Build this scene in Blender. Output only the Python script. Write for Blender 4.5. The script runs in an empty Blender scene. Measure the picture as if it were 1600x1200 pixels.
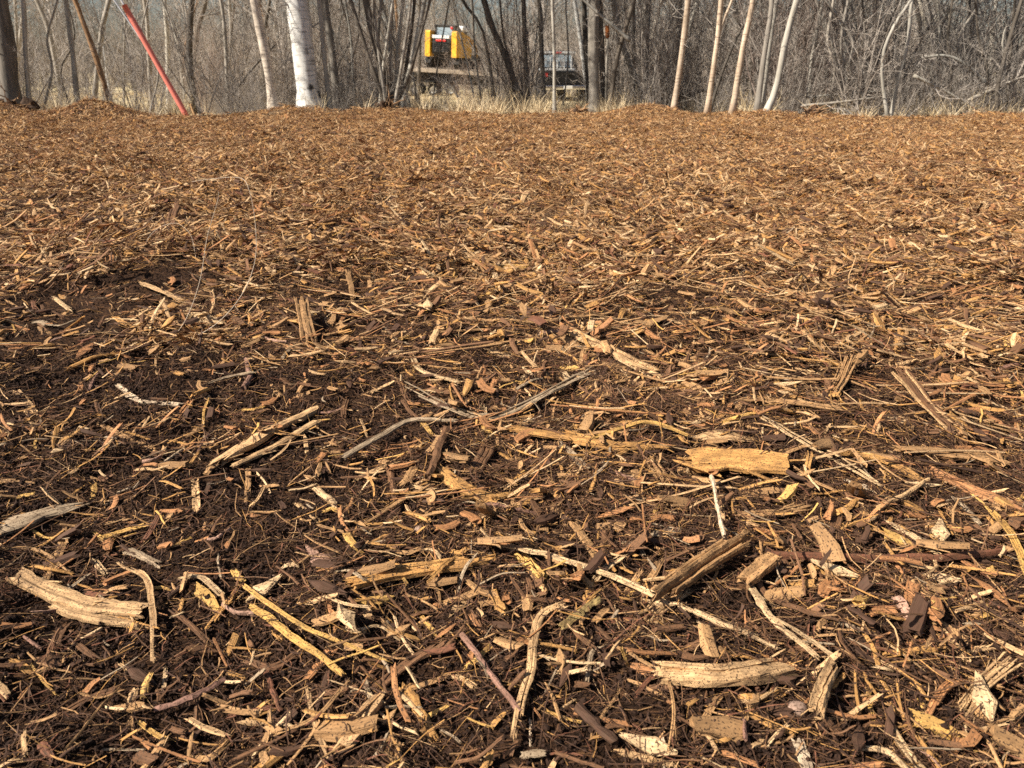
import bpy, math, random
import numpy as np
from math import radians as rad, sin, cos, pi
from mathutils import Vector

random.seed(7)
rng = np.random.default_rng(11)
S = bpy.context.scene
COL = S.collection

# ------------------------------------------------------------------ camera, sky, sun, exposure
CAM_H, PITCH, FPX = 0.45, rad(22.0), 1209.0
cam = bpy.data.cameras.new("camera")
cam.sensor_width = 36.0
cam.lens = FPX / 1600 * 36
cam.clip_start, cam.clip_end = 0.02, 900
cam.dof.use_dof = True
cam.dof.focus_distance = 0.95
cam.dof.aperture_fstop = 18
camo = bpy.data.objects.new("camera", cam)
camo.location = (0, 0, CAM_H)
camo.rotation_euler = (pi / 2 - PITCH, 0, 0)
COL.objects.link(camo)
S.camera = camo

SUN_EL = rad(42)
SUN_H = Vector((-0.93, -0.36, 0)).normalized()          # horizontal direction towards the sun
w = bpy.data.worlds.new("World")
S.world = w
w.use_nodes = True
nt = w.node_tree
sky = nt.nodes.new("ShaderNodeTexSky")
sky.sky_type = 'NISHITA'
sky.sun_disc = False
sky.sun_elevation = SUN_EL
sky.sun_rotation = math.atan2(SUN_H.x, SUN_H.y)
sky.air_density, sky.dust_density, sky.ozone_density = 1.0, 2.0, 1.0
bg = nt.nodes["Background"]
bg.inputs[1].default_value = 0.05
nt.links.new(sky.outputs[0], bg.inputs[0])
sun = bpy.data.lights.new("sun", 'SUN')
sun.energy = 5.0
sun.angle = rad(0.53)
sun.color = (1.0, 0.93, 0.81)
suno = bpy.data.objects.new("sun", sun)
sd = SUN_H * cos(SUN_EL) + Vector((0, 0, sin(SUN_EL)))
suno.rotation_euler = sd.to_track_quat('Z', 'Y').to_euler()
suno.location = (-20, 0, 30)
COL.objects.link(suno)
S.view_settings.view_transform = 'Standard'
S.view_settings.look = 'None'
S.view_settings.exposure = 0.95
S.view_settings.gamma = 1
S.view_settings.use_curve_mapping = False
S.render.engine = 'CYCLES'
S.cycles.max_bounces = 5
S.cycles.use_denoising = False

# ------------------------------------------------------------------ noise and the lie of the land
def _hash(ix, iy, seed):
    n = (ix.astype(np.int64) * 374761393 + iy.astype(np.int64) * 668265263 + seed * 974634777) & 0x7fffffff
    n = ((n ^ (n >> 13)) * 1274126177) & 0x7fffffff
    n = n ^ (n >> 16)
    return (n & 0xffff) / 32767.5 - 1.0

def vnoise(x, y, seed=0):
    x = np.asarray(x, float); y = np.asarray(y, float)
    ix = np.floor(x); iy = np.floor(y)
    fx = x - ix; fy = y - iy
    fx = fx * fx * (3 - 2 * fx); fy = fy * fy * (3 - 2 * fy)
    a = _hash(ix, iy, seed); b = _hash(ix + 1, iy, seed)
    c = _hash(ix, iy + 1, seed); d = _hash(ix + 1, iy + 1, seed)
    return (a + (b - a) * fx) * (1 - fy) + (c + (d - c) * fx) * fy

def fbm(x, y, o=3, seed=0):
    s = 0; a = 1.0
    for i in range(o):
        s = s + a * vnoise(x * 2 ** i + 17.3 * i, y * 2 ** i - 9.1 * i, seed + i)
        a *= 0.5
    return s

def sstep(a, b, x):
    t = np.clip((x - a) / (b - a), 0, 1)
    return t * t * (3 - 2 * t)

MOUNDS = [(-4.25, 8.5, .16, .36), (-5.5, 8.3, .15, .45), (-4.8, 8.3, .04, .4), (-1.4, 9.4, .04, .5), (-2.6, 9.4, .06, .6),
          (1.45, 8.9, .08, .35), (2.65, 8.0, .06, .33), (3.2, 7.8, .04, .3), (4.4, 7.3, .03, .4), (0.2, 8.3, .05, .35), (-0.3, 3.0, .03, .5), (-1.0, 2.2, .02, .3)]

def edge_shift(x):
    return 1.5 * sstep(1.0, 4.2, x) + .75 * sstep(1.5, 4.5, -np.asarray(x, float))

def nearer(px):
    """the wood's edge stands a little nearer at both sides of the photo"""
    return float(1 - .13 * sstep(980, 1300, px) - .07 * sstep(-450, -200, -px))

def ground_h(x, y):
    x = np.asarray(x, float); y = np.asarray(y, float)
    near = 1 - sstep(3.0, 6.0, y)
    h = 0.019 * fbm(x / .42, y / .45, 2, 3) * sstep(.1, .9, y)
    h = h + (0.026 * fbm(x / 1.5, y / 1.5, 2, 8) + .014 * fbm(x / .6, y / .6, 2, 88)) * sstep(1.2, 4, y) - .035 * sstep(6, 8.6, y)
    h = h + near * (0.009 * fbm(x / .08, y / .08, 2, 21) + 0.0035 * fbm(x / .018, y / .018, 2, 33))
    for mx, my, a, r in MOUNDS:
        q = ((x - mx) ** 2 + (y - my) ** 2) / (r * r)
        h = h + a * np.exp(-q) * (1 + .25 * vnoise(x / .12, y / .12, 5))
    h = h + 0.015 * np.exp(-((y + edge_shift(x) - 9.0) / .45) ** 2) * (1 + vnoise(x / .5, y * 0, 6))
    h = h - 0.55 * sstep(9.8, 22, y) - .05 * sstep(9.3, 10.2, y)
    h = h + 0.05 * fbm(x / 5, y / 5, 2, 14) * sstep(12, 20, y)
    return h

ct, st = cos(PITCH), sin(PITCH)
def ray(px, py):
    cx, cy = (px - 800) / FPX, (600 - py) / FPX
    return np.array([cx, ct + cy * st, -st + cy * ct])

def on_ground(px, py):
    d = ray(px, py); z = 0.0
    for _ in range(7):
        t = (CAM_H - z) / max(-d[2], 1e-4)
        x, y = d[0] * t, d[1] * t
        z = float(ground_h(x, y))
    return np.array([x, y, z])

def at_depth(px, py, Y):
    d = ray(px, py); t = Y / d[1]
    return np.array([d[0] * t, Y, CAM_H + d[2] * t])

def to_px(p):
    x, y, z = p[0], p[1], p[2] - CAM_H
    zc = y * ct - z * st
    yc = y * st + z * ct
    return 800 + FPX * x / zc, 600 - FPX * yc / zc

# ------------------------------------------------------------------ materials
def mat(name):
    m = bpy.data.materials.new(name)
    m.use_nodes = True
    n = m.node_tree.nodes; l = m.node_tree.links
    b = n["Principled BSDF"]
    b.inputs["Roughness"].default_value = .8
    b.inputs["Specular IOR Level"].default_value = .25
    return m, n, l, b

def N(n, typ, **kw):
    o = n.new(typ)
    for k, v in kw.items():
        if k.startswith("i_"):
            o.inputs[k[2:].replace("_", " ")].default_value = v
        else:
            setattr(o, k, v)
    return o

def ramp(n, stops):
    r = n.new("ShaderNodeValToRGB")
    e = r.color_ramp.elements
    while len(e) < len(stops):
        e.new(.5)
    for i, (p, c) in enumerate(stops):
        e[i].position = p
        e[i].color = (*c, 1) if len(c) == 3 else c
    return r

def mixc(n, l, fac, a, b, mode='MIX'):
    m = n.new("ShaderNodeMix"); m.data_type = 'RGBA'; m.blend_type = mode
    for sock, v in ((m.inputs[0], fac), (m.inputs[6], a), (m.inputs[7], b)):
        if hasattr(v, "is_output"):
            l.new(v, sock)
        elif isinstance(v, (int, float)):
            sock.default_value = v
        else:
            sock.default_value = (*v, 1)
    return m.outputs[2]

SOIL = (0.029, 0.0135, 0.0078)

def wood_material(name, dirt=.5, grain=1.0):
    m, n, l, b = mat(name)
    at = N(n, "ShaderNodeAttribute", attribute_name="tint")
    uv = N(n, "ShaderNodeAttribute", attribute_name="UVMap")
    mp = N(n, "ShaderNodeMapping"); mp.inputs["Scale"].default_value = (45, 900, 1)
    l.new(uv.outputs["Vector"], mp.inputs[0])
    g = N(n, "ShaderNodeTexNoise", i_Scale=1.0, i_Detail=4.0, i_Roughness=.65)
    l.new(mp.outputs[0], g.inputs["Vector"])
    gr = ramp(n, [(.30, (.38, .34, .30)), (.5, (.9, .9, .88)), (.72, (1.25, 1.25, 1.2))])
    l.new(g.outputs[0], gr.inputs[0])
    c1 = mixc(n, l, .85 * grain, at.outputs["Color"], gr.outputs[0], 'MULTIPLY')
    tc = N(n, "ShaderNodeTexCoord")
    big = N(n, "ShaderNodeTexNoise", i_Scale=55.0, i_Detail=5.0, i_Roughness=.7)
    l.new(tc.outputs["Object"], big.inputs["Vector"])
    br = ramp(n, [(.44, (0, 0, 0)), (.66, (1, 1, 1))]); l.new(big.outputs[0], br.inputs[0])
    md = N(n, "ShaderNodeMath", operation='MULTIPLY'); md.inputs[1].default_value = dirt
    l.new(br.outputs[0], md.inputs[0])
    c2 = mixc(n, l, md.outputs[0], c1, (0.085, 0.045, 0.022))
    sp = N(n, "ShaderNodeTexNoise", i_Scale=620.0, i_Detail=2.0)
    l.new(tc.outputs["Object"], sp.inputs["Vector"])
    sr = ramp(n, [(.575, (0, 0, 0)), (.63, (1, 1, 1))]); l.new(sp.outputs[0], sr.inputs[0])
    c3 = mixc(n, l, sr.outputs[0], c2, (0.07, 0.04, 0.022))
    l.new(c3, b.inputs["Base Color"])
    bp = N(n, "ShaderNodeBump", i_Strength=.9, i_Distance=.0012)
    l.new(g.outputs[0], bp.inputs["Height"])
    l.new(bp.outputs[0], b.inputs["Normal"])
    b.inputs["Roughness"].default_value = .72
    return m

M_WOOD = wood_material("weathered_wood", .58)
M_LITTER = wood_material("litter_wood", .35, .7)

def simple(name, c, rough=.6, metal=0, var=.25, scale=8, bump=0.0, bscale=60):
    m, n, l, b = mat(name)
    tc = N(n, "ShaderNodeTexCoord")
    t = N(n, "ShaderNodeTexNoise", i_Scale=scale, i_Detail=5.0, i_Roughness=.6)
    l.new(tc.outputs["Object"], t.inputs["Vector"])
    r = ramp(n, [(.3, tuple(x * (1 - var) for x in c)), (.7, tuple(min(1, x * (1 + var)) for x in c))])
    l.new(t.outputs[0], r.inputs[0]); l.new(r.outputs[0], b.inputs["Base Color"])
    b.inputs["Roughness"].default_value = rough
    b.inputs["Metallic"].default_value = metal
    if bump:
        t2 = N(n, "ShaderNodeTexNoise", i_Scale=bscale, i_Detail=4.0)
        l.new(tc.outputs["Object"], t2.inputs["Vector"])
        bp = N(n, "ShaderNodeBump", i_Strength=.8, i_Distance=bump)
        l.new(t2.outputs[0], bp.inputs["Height"]); l.new(bp.outputs[0], b.inputs["Normal"])
    return m

def bark(name, a, b_, lines=None, zs=3.0, xs=26.0, bump=.006):
    """streaky bark; lines = (colour, amount) adds dark horizontal lenticels and knots (birch)"""
    m, n, l, b = mat(name)
    tc = N(n, "ShaderNodeTexCoord")
    mp = N(n, "ShaderNodeMapping"); mp.inputs["Scale"].default_value = (xs, xs, zs)
    l.new(tc.outputs["Object"], mp.inputs[0])
    t = N(n, "ShaderNodeTexNoise", i_Scale=1.0, i_Detail=5.0, i_Roughness=.65)
    l.new(mp.outputs[0], t.inputs["Vector"])
    r = ramp(n, [(.32, a), (.68, b_)]); l.new(t.outputs[0], r.inputs[0])
    c = r.outputs[0]
    oi = N(n, "ShaderNodeObjectInfo")
    rr = ramp(n, [(0, (.72, .72, .72)), (1, (1.2, 1.17, 1.12))]); l.new(oi.outputs["Random"], rr.inputs[0])
    c = mixc(n, l, 1.0, c, rr.outputs[0], 'MULTIPLY')
    if lines:
        mp2 = N(n, "ShaderNodeMapping"); mp2.inputs["Scale"].default_value = (7, 7, 75)
        l.new(tc.outputs["Object"], mp2.inputs[0])
        t2 = N(n, "ShaderNodeTexNoise", i_Scale=1.0, i_Detail=3.0); l.new(mp2.outputs[0], t2.inputs["Vector"])
        r2 = ramp(n, [(.56, (0, 0, 0)), (.66, (1, 1, 1))]); l.new(t2.outputs[0], r2.inputs[0])
        mm = N(n, "ShaderNodeMath", operation='MULTIPLY'); mm.inputs[1].default_value = lines[1]
        l.new(r2.outputs[0], mm.inputs[0])
        c = mixc(n, l, mm.outputs[0], c, lines[0])
        v = N(n, "ShaderNodeTexVoronoi", i_Scale=1.0); mp3 = N(n, "ShaderNodeMapping")
        mp3.inputs["Scale"].default_value = (3.6, 3.6, 3.0); l.new(tc.outputs["Object"], mp3.inputs[0]); dn = N(n, 'ShaderNodeTexNoise', i_Scale=22.0, i_Detail=3.0); l.new(tc.outputs['Object'], dn.inputs['Vector']); va = N(n, 'ShaderNodeVectorMath', operation='MULTIPLY_ADD'); va.inputs[1].default_value = (.22, .22, .12); l.new(dn.outputs['Color'], va.inputs[0]); l.new(mp3.outputs[0], va.inputs[2]); l.new(va.outputs[0], v.inputs['Vector'])
        r3 = ramp(n, [(.10, (.9, .9, .9)), (.17, (0, 0, 0))])
        gm = N(n, 'ShaderNodeTexNoise', i_Scale=9.0, i_Detail=6.0, i_Roughness=.75); l.new(tc.outputs['Object'], gm.inputs['Vector']); gmr = ramp(n, [(.47, (1, 1, 1)), (.68, (.52, .50, .47))]); l.new(gm.outputs[0], gmr.inputs[0]); c = mixc(n, l, .8, c, gmr.outputs[0], 'MULTIPLY'); l.new(v.outputs["Distance"], r3.inputs[0])
        c = mixc(n, l, r3.outputs[0], c, (.03, .026, .022))
    l.new(c, b.inputs["Base Color"])
    bp = N(n, "ShaderNodeBump", i_Strength=.9, i_Distance=bump)
    l.new(t.outputs[0], bp.inputs["Height"]); l.new(bp.outputs[0], b.inputs["Normal"])
    b.inputs["Roughness"].default_value = .85
    return m

B_BIRCH = bark("birch_bark", (.56, .55, .53), (.82, .815, .80), ((.16, .14, .12), .75), bump=.003)
B_PINK = bark("young_birch_bark", (.44, .33, .235), (.66, .545, .43), ((.14, .09, .06), .8), bump=.003)
B_CREAM = bark("cream_bark", (.44, .37, .30), (.66, .59, .52), ((.15, .12, .09), .6), bump=.003)
B_GREY = bark("grey_bark", (.20, .175, .145), (.42, .38, .33))
B_PALE = bark("pale_grey_bark", (.27, .25, .21), (.50, .47, .42))
B_MID = bark("mid_grey_bark", (.10, .088, .072), (.24, .21, .18))  # grey-brown bark, between the grey and the dark one
B_DARK = bark("dark_bark", (.055, .045, .036), (.17, .145, .12))
B_BROWN = bark("brown_bark", (.17, .095, .05), (.36, .22, .12))
B_TWIG = bark("twig_bark", (.13, .112, .098), (.52, .465, .415), xs=8)
B_TWIG2 = bark("reddish_twig_bark", (.14, .10, .085), (.40, .32, .27), xs=8)

def soil_material():
    m, n, l, b = mat("mulched_soil")
    tc = N(n, "ShaderNodeTexCoord")
    P = tc.outputs["Object"]
    a = N(n, "ShaderNodeTexNoise", i_Scale=170.0, i_Detail=6.0, i_Roughness=.7); l.new(P, a.inputs["Vector"])
    r = ramp(n, [(.30, (.010, .0055, .0035)), (.52, (.029, .0145, .0083)), (.75, (.078, .038, .020))]); l.new(a.outputs[0], r.inputs[0])
    # shredded fibre seen between the loose pieces
    fcol = None
    for k, (ang, sc) in enumerate(((.3, 60), (1.5, 55), (2.4, 65))):
        mp = N(n, "ShaderNodeMapping"); mp.inputs["Rotation"].default_value = (0, 0, ang); mp.inputs["Scale"].default_value = (sc, sc * 8, sc)
        l.new(P, mp.inputs[0])
        t = N(n, "ShaderNodeTexNoise", i_Scale=1.0, i_Detail=2.0); l.new(mp.outputs[0], t.inputs["Vector"])
        if fcol is None:
            fcol = t.outputs[0]
        else:
            mx = N(n, "ShaderNodeMath", operation='MAXIMUM'); l.new(fcol, mx.inputs[0]); l.new(t.outputs[0], mx.inputs[1]); fcol = mx.outputs[0]
    fr = ramp(n, [(.60, (0, 0, 0)), (.70, (1, 1, 1))]); l.new(fcol, fr.inputs[0])
    sep = N(n, "ShaderNodeSeparateXYZ"); l.new(P, sep.inputs[0])
    far = N(n, "ShaderNodeMapRange", interpolation_type='SMOOTHSTEP'); far.inputs[1].default_value = .8; far.inputs[2].default_value = 4.0
    far.inputs[3].default_value = .45; far.inputs[4].default_value = 1.0
    l.new(sep.outputs[1], far.inputs[0])
    fm = N(n, "ShaderNodeMath", operation='MULTIPLY'); l.new(fr.outputs[0], fm.inputs[0]); l.new(far.outputs[0], fm.inputs[1])
    mulch = mixc(n, l, fm.outputs[0], r.outputs[0], (.24, .118, .052))
    # forest floor and dry field past the edge of the mulch
    e = N(n, "ShaderNodeTexNoise", i_Scale=1.1, i_Detail=5.0); l.new(P, e.inputs["Vector"])
    ad = N(n, "ShaderNodeMath", operation='MULTIPLY_ADD'); ad.inputs[1].default_value = 1.6; l.new(e.outputs[0], ad.inputs[0])
    sr_ = N(n, "ShaderNodeMapRange", interpolation_type='SMOOTHSTEP'); sl_ = N(n, "ShaderNodeMapRange", interpolation_type='SMOOTHSTEP')
    for q_, (a0, a1, t1) in ((sr_, (1.0, 4.2, 1.5)), (sl_, (-1.5, -4.5, .75))):
        q_.inputs[1].default_value = a0; q_.inputs[2].default_value = a1; q_.inputs[3].default_value = 0; q_.inputs[4].default_value = t1
        l.new(sep.outputs[0], q_.inputs[0])
    s1_ = N(n, "ShaderNodeMath", operation='ADD'); s2_ = N(n, "ShaderNodeMath", operation='ADD')
    l.new(sr_.outputs[0], s1_.inputs[0]); l.new(sl_.outputs[0], s1_.inputs[1]); l.new(s1_.outputs[0], s2_.inputs[0]); l.new(sep.outputs[1], s2_.inputs[1])
    l.new(s2_.outputs[0], ad.inputs[2])
    em = N(n, "ShaderNodeMapRange"); em.inputs[1].default_value = 9.7; em.inputs[2].default_value = 10.4; l.new(ad.outputs[0], em.inputs[0])
    fl = N(n, "ShaderNodeTexNoise", i_Scale=9.0, i_Detail=6.0, i_Roughness=.7); l.new(P, fl.inputs["Vector"])
    flr = ramp(n, [(.3, (.09, .065, .045)), (.55, (.24, .18, .115)), (.75, (.42, .35, .22))]); l.new(fl.outputs[0], flr.inputs[0])
    fd = N(n, "ShaderNodeTexNoise", i_Scale=.9, i_Detail=6.0, i_Roughness=.7); l.new(P, fd.inputs["Vector"])
    fdr = ramp(n, [(.3, (.36, .29, .15)), (.5, (.52, .42, .25)), (.72, (.64, .53, .35))]); l.new(fd.outputs[0], fdr.inputs[0])
    fm2 = N(n, "ShaderNodeMapRange"); fm2.inputs[1].default_value = 12.0; fm2.inputs[2].default_value = 14.0; l.new(ad.outputs[0], fm2.inputs[0])
    floor = mixc(n, l, fm2.outputs[0], flr.outputs[0], fdr.outputs[0])
    c = mixc(n, l, em.outputs[0], mulch, floor)
    l.new(c, b.inputs["Base Color"])
    hs = N(n, "ShaderNodeMath", operation='MULTIPLY_ADD'); hs.inputs[1].default_value = .5; l.new(fcol, hs.inputs[0]); l.new(a.outputs[0], hs.inputs[2])
    bp = N(n, "ShaderNodeBump", i_Strength=1.0, i_Distance=.006); l.new(hs.outputs[0], bp.inputs["Height"])
    l.new(bp.outputs[0], b.inputs["Normal"])
    b.inputs["Roughness"].default_value = .95
    b.inputs["Specular IOR Level"].default_value = .12
    return m

# ------------------------------------------------------------------ object helpers
def link(name, mesh, m=None, parent=None, loc=None):
    o = bpy.data.objects.new(name, mesh)
    COL.objects.link(o)
    if m is not None and mesh is not None and not mesh.materials:
        mesh.materials.append(m)
    if parent is not None:
        o.parent = parent
    if loc is not None:
        o.location = loc
    return o

def tag(o, label=None, cat=None, group=None, kind=None):
    if label: o["label"] = label
    if cat: o["category"] = cat
    if group: o["group"] = group
    if kind: o["kind"] = kind
    return o

def empty(name, loc, label, cat, group=None):
    o = bpy.data.objects.new(name, None)
    COL.objects.link(o); o.location = loc; o.empty_display_size = .1
    return tag(o, label, cat, group)

class MB:
    """collects shapes, then becomes ONE mesh"""
    def __init__(s):
        s.v = []; s.f = []; s.uv = []; s.c = []; s.n = 0
    def add(s, v, f, uv=None, c=None):
        v = np.asarray(v, float)
        s.v.append(v)
        s.f.extend([tuple(i + s.n for i in q) for q in f])
        s.uv.append(np.zeros((len(v), 2)) if uv is None else np.asarray(uv, float))
        cc = np.ones((len(v), 4)); cc[:, :3] = (.5, .5, .5) if c is None else c
        s.c.append(cc)
        s.n += len(v)
    def mesh(s, name, smooth=False, tint=True):
        m = bpy.data.meshes.new(name)
        V = np.concatenate(s.v)
        m.from_pydata(V.tolist(), [], s.f)
        if tint:
            a = m.color_attributes.new("tint", 'FLOAT_COLOR', 'POINT')
            a.data.foreach_set("color", np.concatenate(s.c).astype(np.float32).ravel())
            u = m.uv_layers.new(name="UVMap")
            li = np.zeros(len(m.loops), dtype=np.int32); m.loops.foreach_get("vertex_index", li)
            u.data.foreach_set("uv", np.concatenate(s.uv)[li].astype(np.float32).ravel())
        if smooth:
            m.polygons.foreach_set("use_smooth", np.ones(len(m.polygons), dtype=bool))
        m.update()
        return m
    def box(s, x0, x1, y0, y1, z0, z1, bev=0.0):
        b = min(bev, (x1 - x0) * .45, (y1 - y0) * .45, (z1 - z0) * .45)
        if b <= 0:
            v = [(x, y, z) for z in (z0, z1) for y in (y0, y1) for x in (x0, x1)]
            s.add(v, [(0, 2, 3, 1), (4, 5, 7, 6), (0, 1, 5, 4), (2, 6, 7, 3), (0, 4, 6, 2), (1, 3, 7, 5)])
            return
        def oct_(b1, z):
            return [(x0 + b1 + b, y0 + b1, z), (x1 - b1 - b, y0 + b1, z), (x1 - b1, y0 + b1 + b, z), (x1 - b1, y1 - b1 - b, z),
                    (x1 - b1 - b, y1 - b1, z), (x0 + b1 + b, y1 - b1, z), (x0 + b1, y1 - b1 - b, z), (x0 + b1, y0 + b1 + b, z)]
        b2 = b * .9
        v = oct_(b2 * .5, z0) + oct_(0, z0 + b) + oct_(0, z1 - b) + oct_(b2 * .5, z1)
        f = [tuple(range(7, -1, -1)), tuple(range(24, 32))]
        for k in range(3):
            for i in range(8):
                j = (i + 1) % 8
                f.append((k * 8 + i, k * 8 + j, k * 8 + 8 + j, k * 8 + 8 + i))
        s.add(v, f)
    def tube(s, pts, rad_, n=6, cap=True, c=None, squash=1.0):
        P = np.asarray(pts, float); k = len(P)
        R = np.broadcast_to(np.asarray(rad_, float), (k,))
        T = np.gradient(P, axis=0); T /= np.linalg.norm(T, axis=1)[:, None] + 1e-12
        ref = np.array([0, 0, 1.0]) if abs(T[0][2]) < .9 else np.array([1.0, 0, 0])
        A = np.cross(T, ref); A /= np.linalg.norm(A, axis=1)[:, None] + 1e-12
        Bv = np.cross(T, A)
        th = np.arange(n) * 2 * pi / n
        ring = A[:, None, :] * np.cos(th)[None, :, None] + Bv[:, None, :] * np.sin(th)[None, :, None] * squash
        V = (P[:, None, :] + ring * R[:, None, None]).reshape(-1, 3)
        f = []
        for i in range(k - 1):
            for j in range(n):
                j2 = (j + 1) % n
                f.append((i * n + j, i * n + j2, (i + 1) * n + j2, (i + 1) * n + j))
        if cap:
            f.append(tuple(range(n - 1, -1, -1))); f.append(tuple((k - 1) * n + j for j in range(n)))
        L = np.concatenate([[0], np.cumsum(np.linalg.norm(np.diff(P, axis=0), axis=1))])
        uv = np.stack([np.repeat(L, n), np.tile(th, k) * np.repeat(R, n)], 1)
        s.add(V, f, uv, c)

def smooth_path(pts, m):
    P = np.asarray(pts, float)
    if len(P) == 2:
        t = np.linspace(0, 1, m)[:, None]
        return P[0] * (1 - t) + P[1] * t
    E = np.concatenate([[2 * P[0] - P[1]], P, [2 * P[-1] - P[-2]]])
    out = []
    segs = len(P) - 1
    for u in np.linspace(0, segs - 1e-6, m):
        i = int(u); t = u - i
        a, b, c, d = E[i], E[i + 1], E[i + 2], E[i + 3]
        out.append(.5 * (2 * b + (c - a) * t + (2 * a - 5 * b + 4 * c - d) * t * t + (3 * b - a - 3 * c + d) * t ** 3))
    return np.array(out)

def piece(mb, path, w, t, col, rg, shape='slab', ring=10, up=None, ragged=.5, ridge=.3):
    """one splintered bit of wood along a path: w wide, t thick, grooved along the grain, ends torn"""
    P = np.asarray(path, float); k = len(P)
    T = np.gradient(P, axis=0); T /= np.linalg.norm(T, axis=1)[:, None] + 1e-12
    U = np.array([0, 0, 1.0]) if up is None else np.asarray(up, float)
    Sd = np.cross(T, U); Sd /= np.linalg.norm(Sd, axis=1)[:, None] + 1e-9
    Un = np.cross(Sd, T)
    th = np.arange(ring) * 2 * pi / ring + .2
    cu, cv = np.cos(th), np.sin(th)
    if shape == 'round':
        u, v = cu, cv
        rd = 1 + .13 * rg.normal(size=ring)
    else:
        q = .55
        u = np.sign(cu) * np.abs(cu) ** q; v = np.sign(cv) * np.abs(cv) ** q
        rd = 1 + 0 * u
    vr = v * (1 + ridge * rg.normal(size=ring)) if shape != 'round' else v
    ur = u * (1 + .1 * rg.normal(size=ring))
    L = np.concatenate([[0], np.cumsum(np.linalg.norm(np.diff(P, axis=0), axis=1))]); Lt = L[-1] + 1e-9
    s = L / Lt
    if shape == 'flake':
        prof = np.sqrt(np.clip(1 - (2 * s - 1) ** 2, .02, 1)) * .75 + .25 * (s * 0 + 1)
        prof = prof * (1 + .16 * rg.normal(size=k)); prof[0] *= .5; prof[-1] *= .5
    elif shape == 'fibre':
        prof = 1 - .65 * s
    elif shape == 'round':
        prof = 1 - .2 * s + .10 * rg.normal(size=k)
    else:
        prof = 1 + .08 * rg.normal(size=k) - .12 * np.abs(2 * s - 1) ** 3
        if rg.random() < .5:
            prof = prof * (1 - .35 * (s if rg.random() < .5 else 1 - s))
    V = np.zeros((k, ring, 3)); UV = np.zeros((k, ring, 2))
    jag0 = np.abs(rg.normal(size=ring)) * ragged * w; jag1 = np.abs(rg.normal(size=ring)) * ragged * w
    jag0 = np.minimum(jag0, .3 * Lt); jag1 = np.minimum(jag1, .3 * Lt)
    for i in range(k):
        wob = 1 + (.09 if shape == 'round' else .06) * rg.normal(size=ring)
        pos = P[i] + Sd[i] * 0
        pts = pos + np.outer(ur * rd * w / 2 * prof[i] * wob, Sd[i]) + np.outer(vr * rd * t / 2 * (prof[i] ** .5) * wob, Un[i])
        if i == 0: pts = pts - np.outer(jag0 - .2 * ragged * w, T[i])
        if i == k - 1: pts = pts + np.outer(jag1 - .2 * ragged * w, T[i])
        V[i] = pts
        UV[i, :, 0] = L[i] + rg.random() * 1e-4; UV[i, :, 1] = th * (w + t) / 5
    UV[:, :, 0] += rg.random() * 5; UV[:, :, 1] += rg.random() * 5
    f = []
    for i in range(k - 1):
        for j in range(ring):
            j2 = (j + 1) % ring
            f.append((i * ring + j, (i + 1) * ring + j, (i + 1) * ring + j2, i * ring + j2))
    nv = k * ring
    c0 = V[0].mean(0) + T[0] * .15 * w; c1 = V[-1].mean(0) - T[-1] * .15 * w
    for j in range(ring):
        j2 = (j + 1) % ring
        f.append((nv, j, j2)); f.append((nv + 1, (k - 1) * ring + j2, (k - 1) * ring + j))
    VV = np.concatenate([V.reshape(-1, 3), [c0, c1]])
    uvs = np.concatenate([UV.reshape(-1, 2), [UV[0, 0], UV[-1, 0]]])
    cc = np.asarray(col, float)[None, :] * (1 + .10 * rg.normal(size=(len(VV), 1)))
    mb.add(VV, f, uvs, np.clip(cc, 0, 1))

def lump(mb, c, r, rg, col, flat=.7, sub=1):
    """an irregular crumb or pebble"""
    rings, seg = (3, 6) if sub == 1 else (6, 10)
    V = [(0, 0, 1)]; f = []
    for i in range(1, rings + 1):
        a = pi * i / (rings + 1)
        for j in range(seg):
            b = 2 * pi * j / seg + i * .3
            V.append((sin(a) * cos(b), sin(a) * sin(b), cos(a)))
    V.append((0, 0, -1)); V = np.array(V)
    V = V * (1 + .36 * rg.normal(size=(len(V), 1)) * (1 if sub == 1 else .2)) * np.array([1, .6 + .5 * rg.random(), flat])
    for j in range(seg):
        j2 = (j + 1) % seg
        f.append((0, 1 + j, 1 + j2)); f.append((len(V) - 1, 1 + (rings - 1) * seg + j2, 1 + (rings - 1) * seg + j))
        for i in range(rings - 1):
            a = 1 + i * seg
            f.append((a + j, a + seg + j, a + seg + j2, a + j2))
    mb.add(np.asarray(c) + V * r, f, V[:, :2] * r * 2, col)

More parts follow.
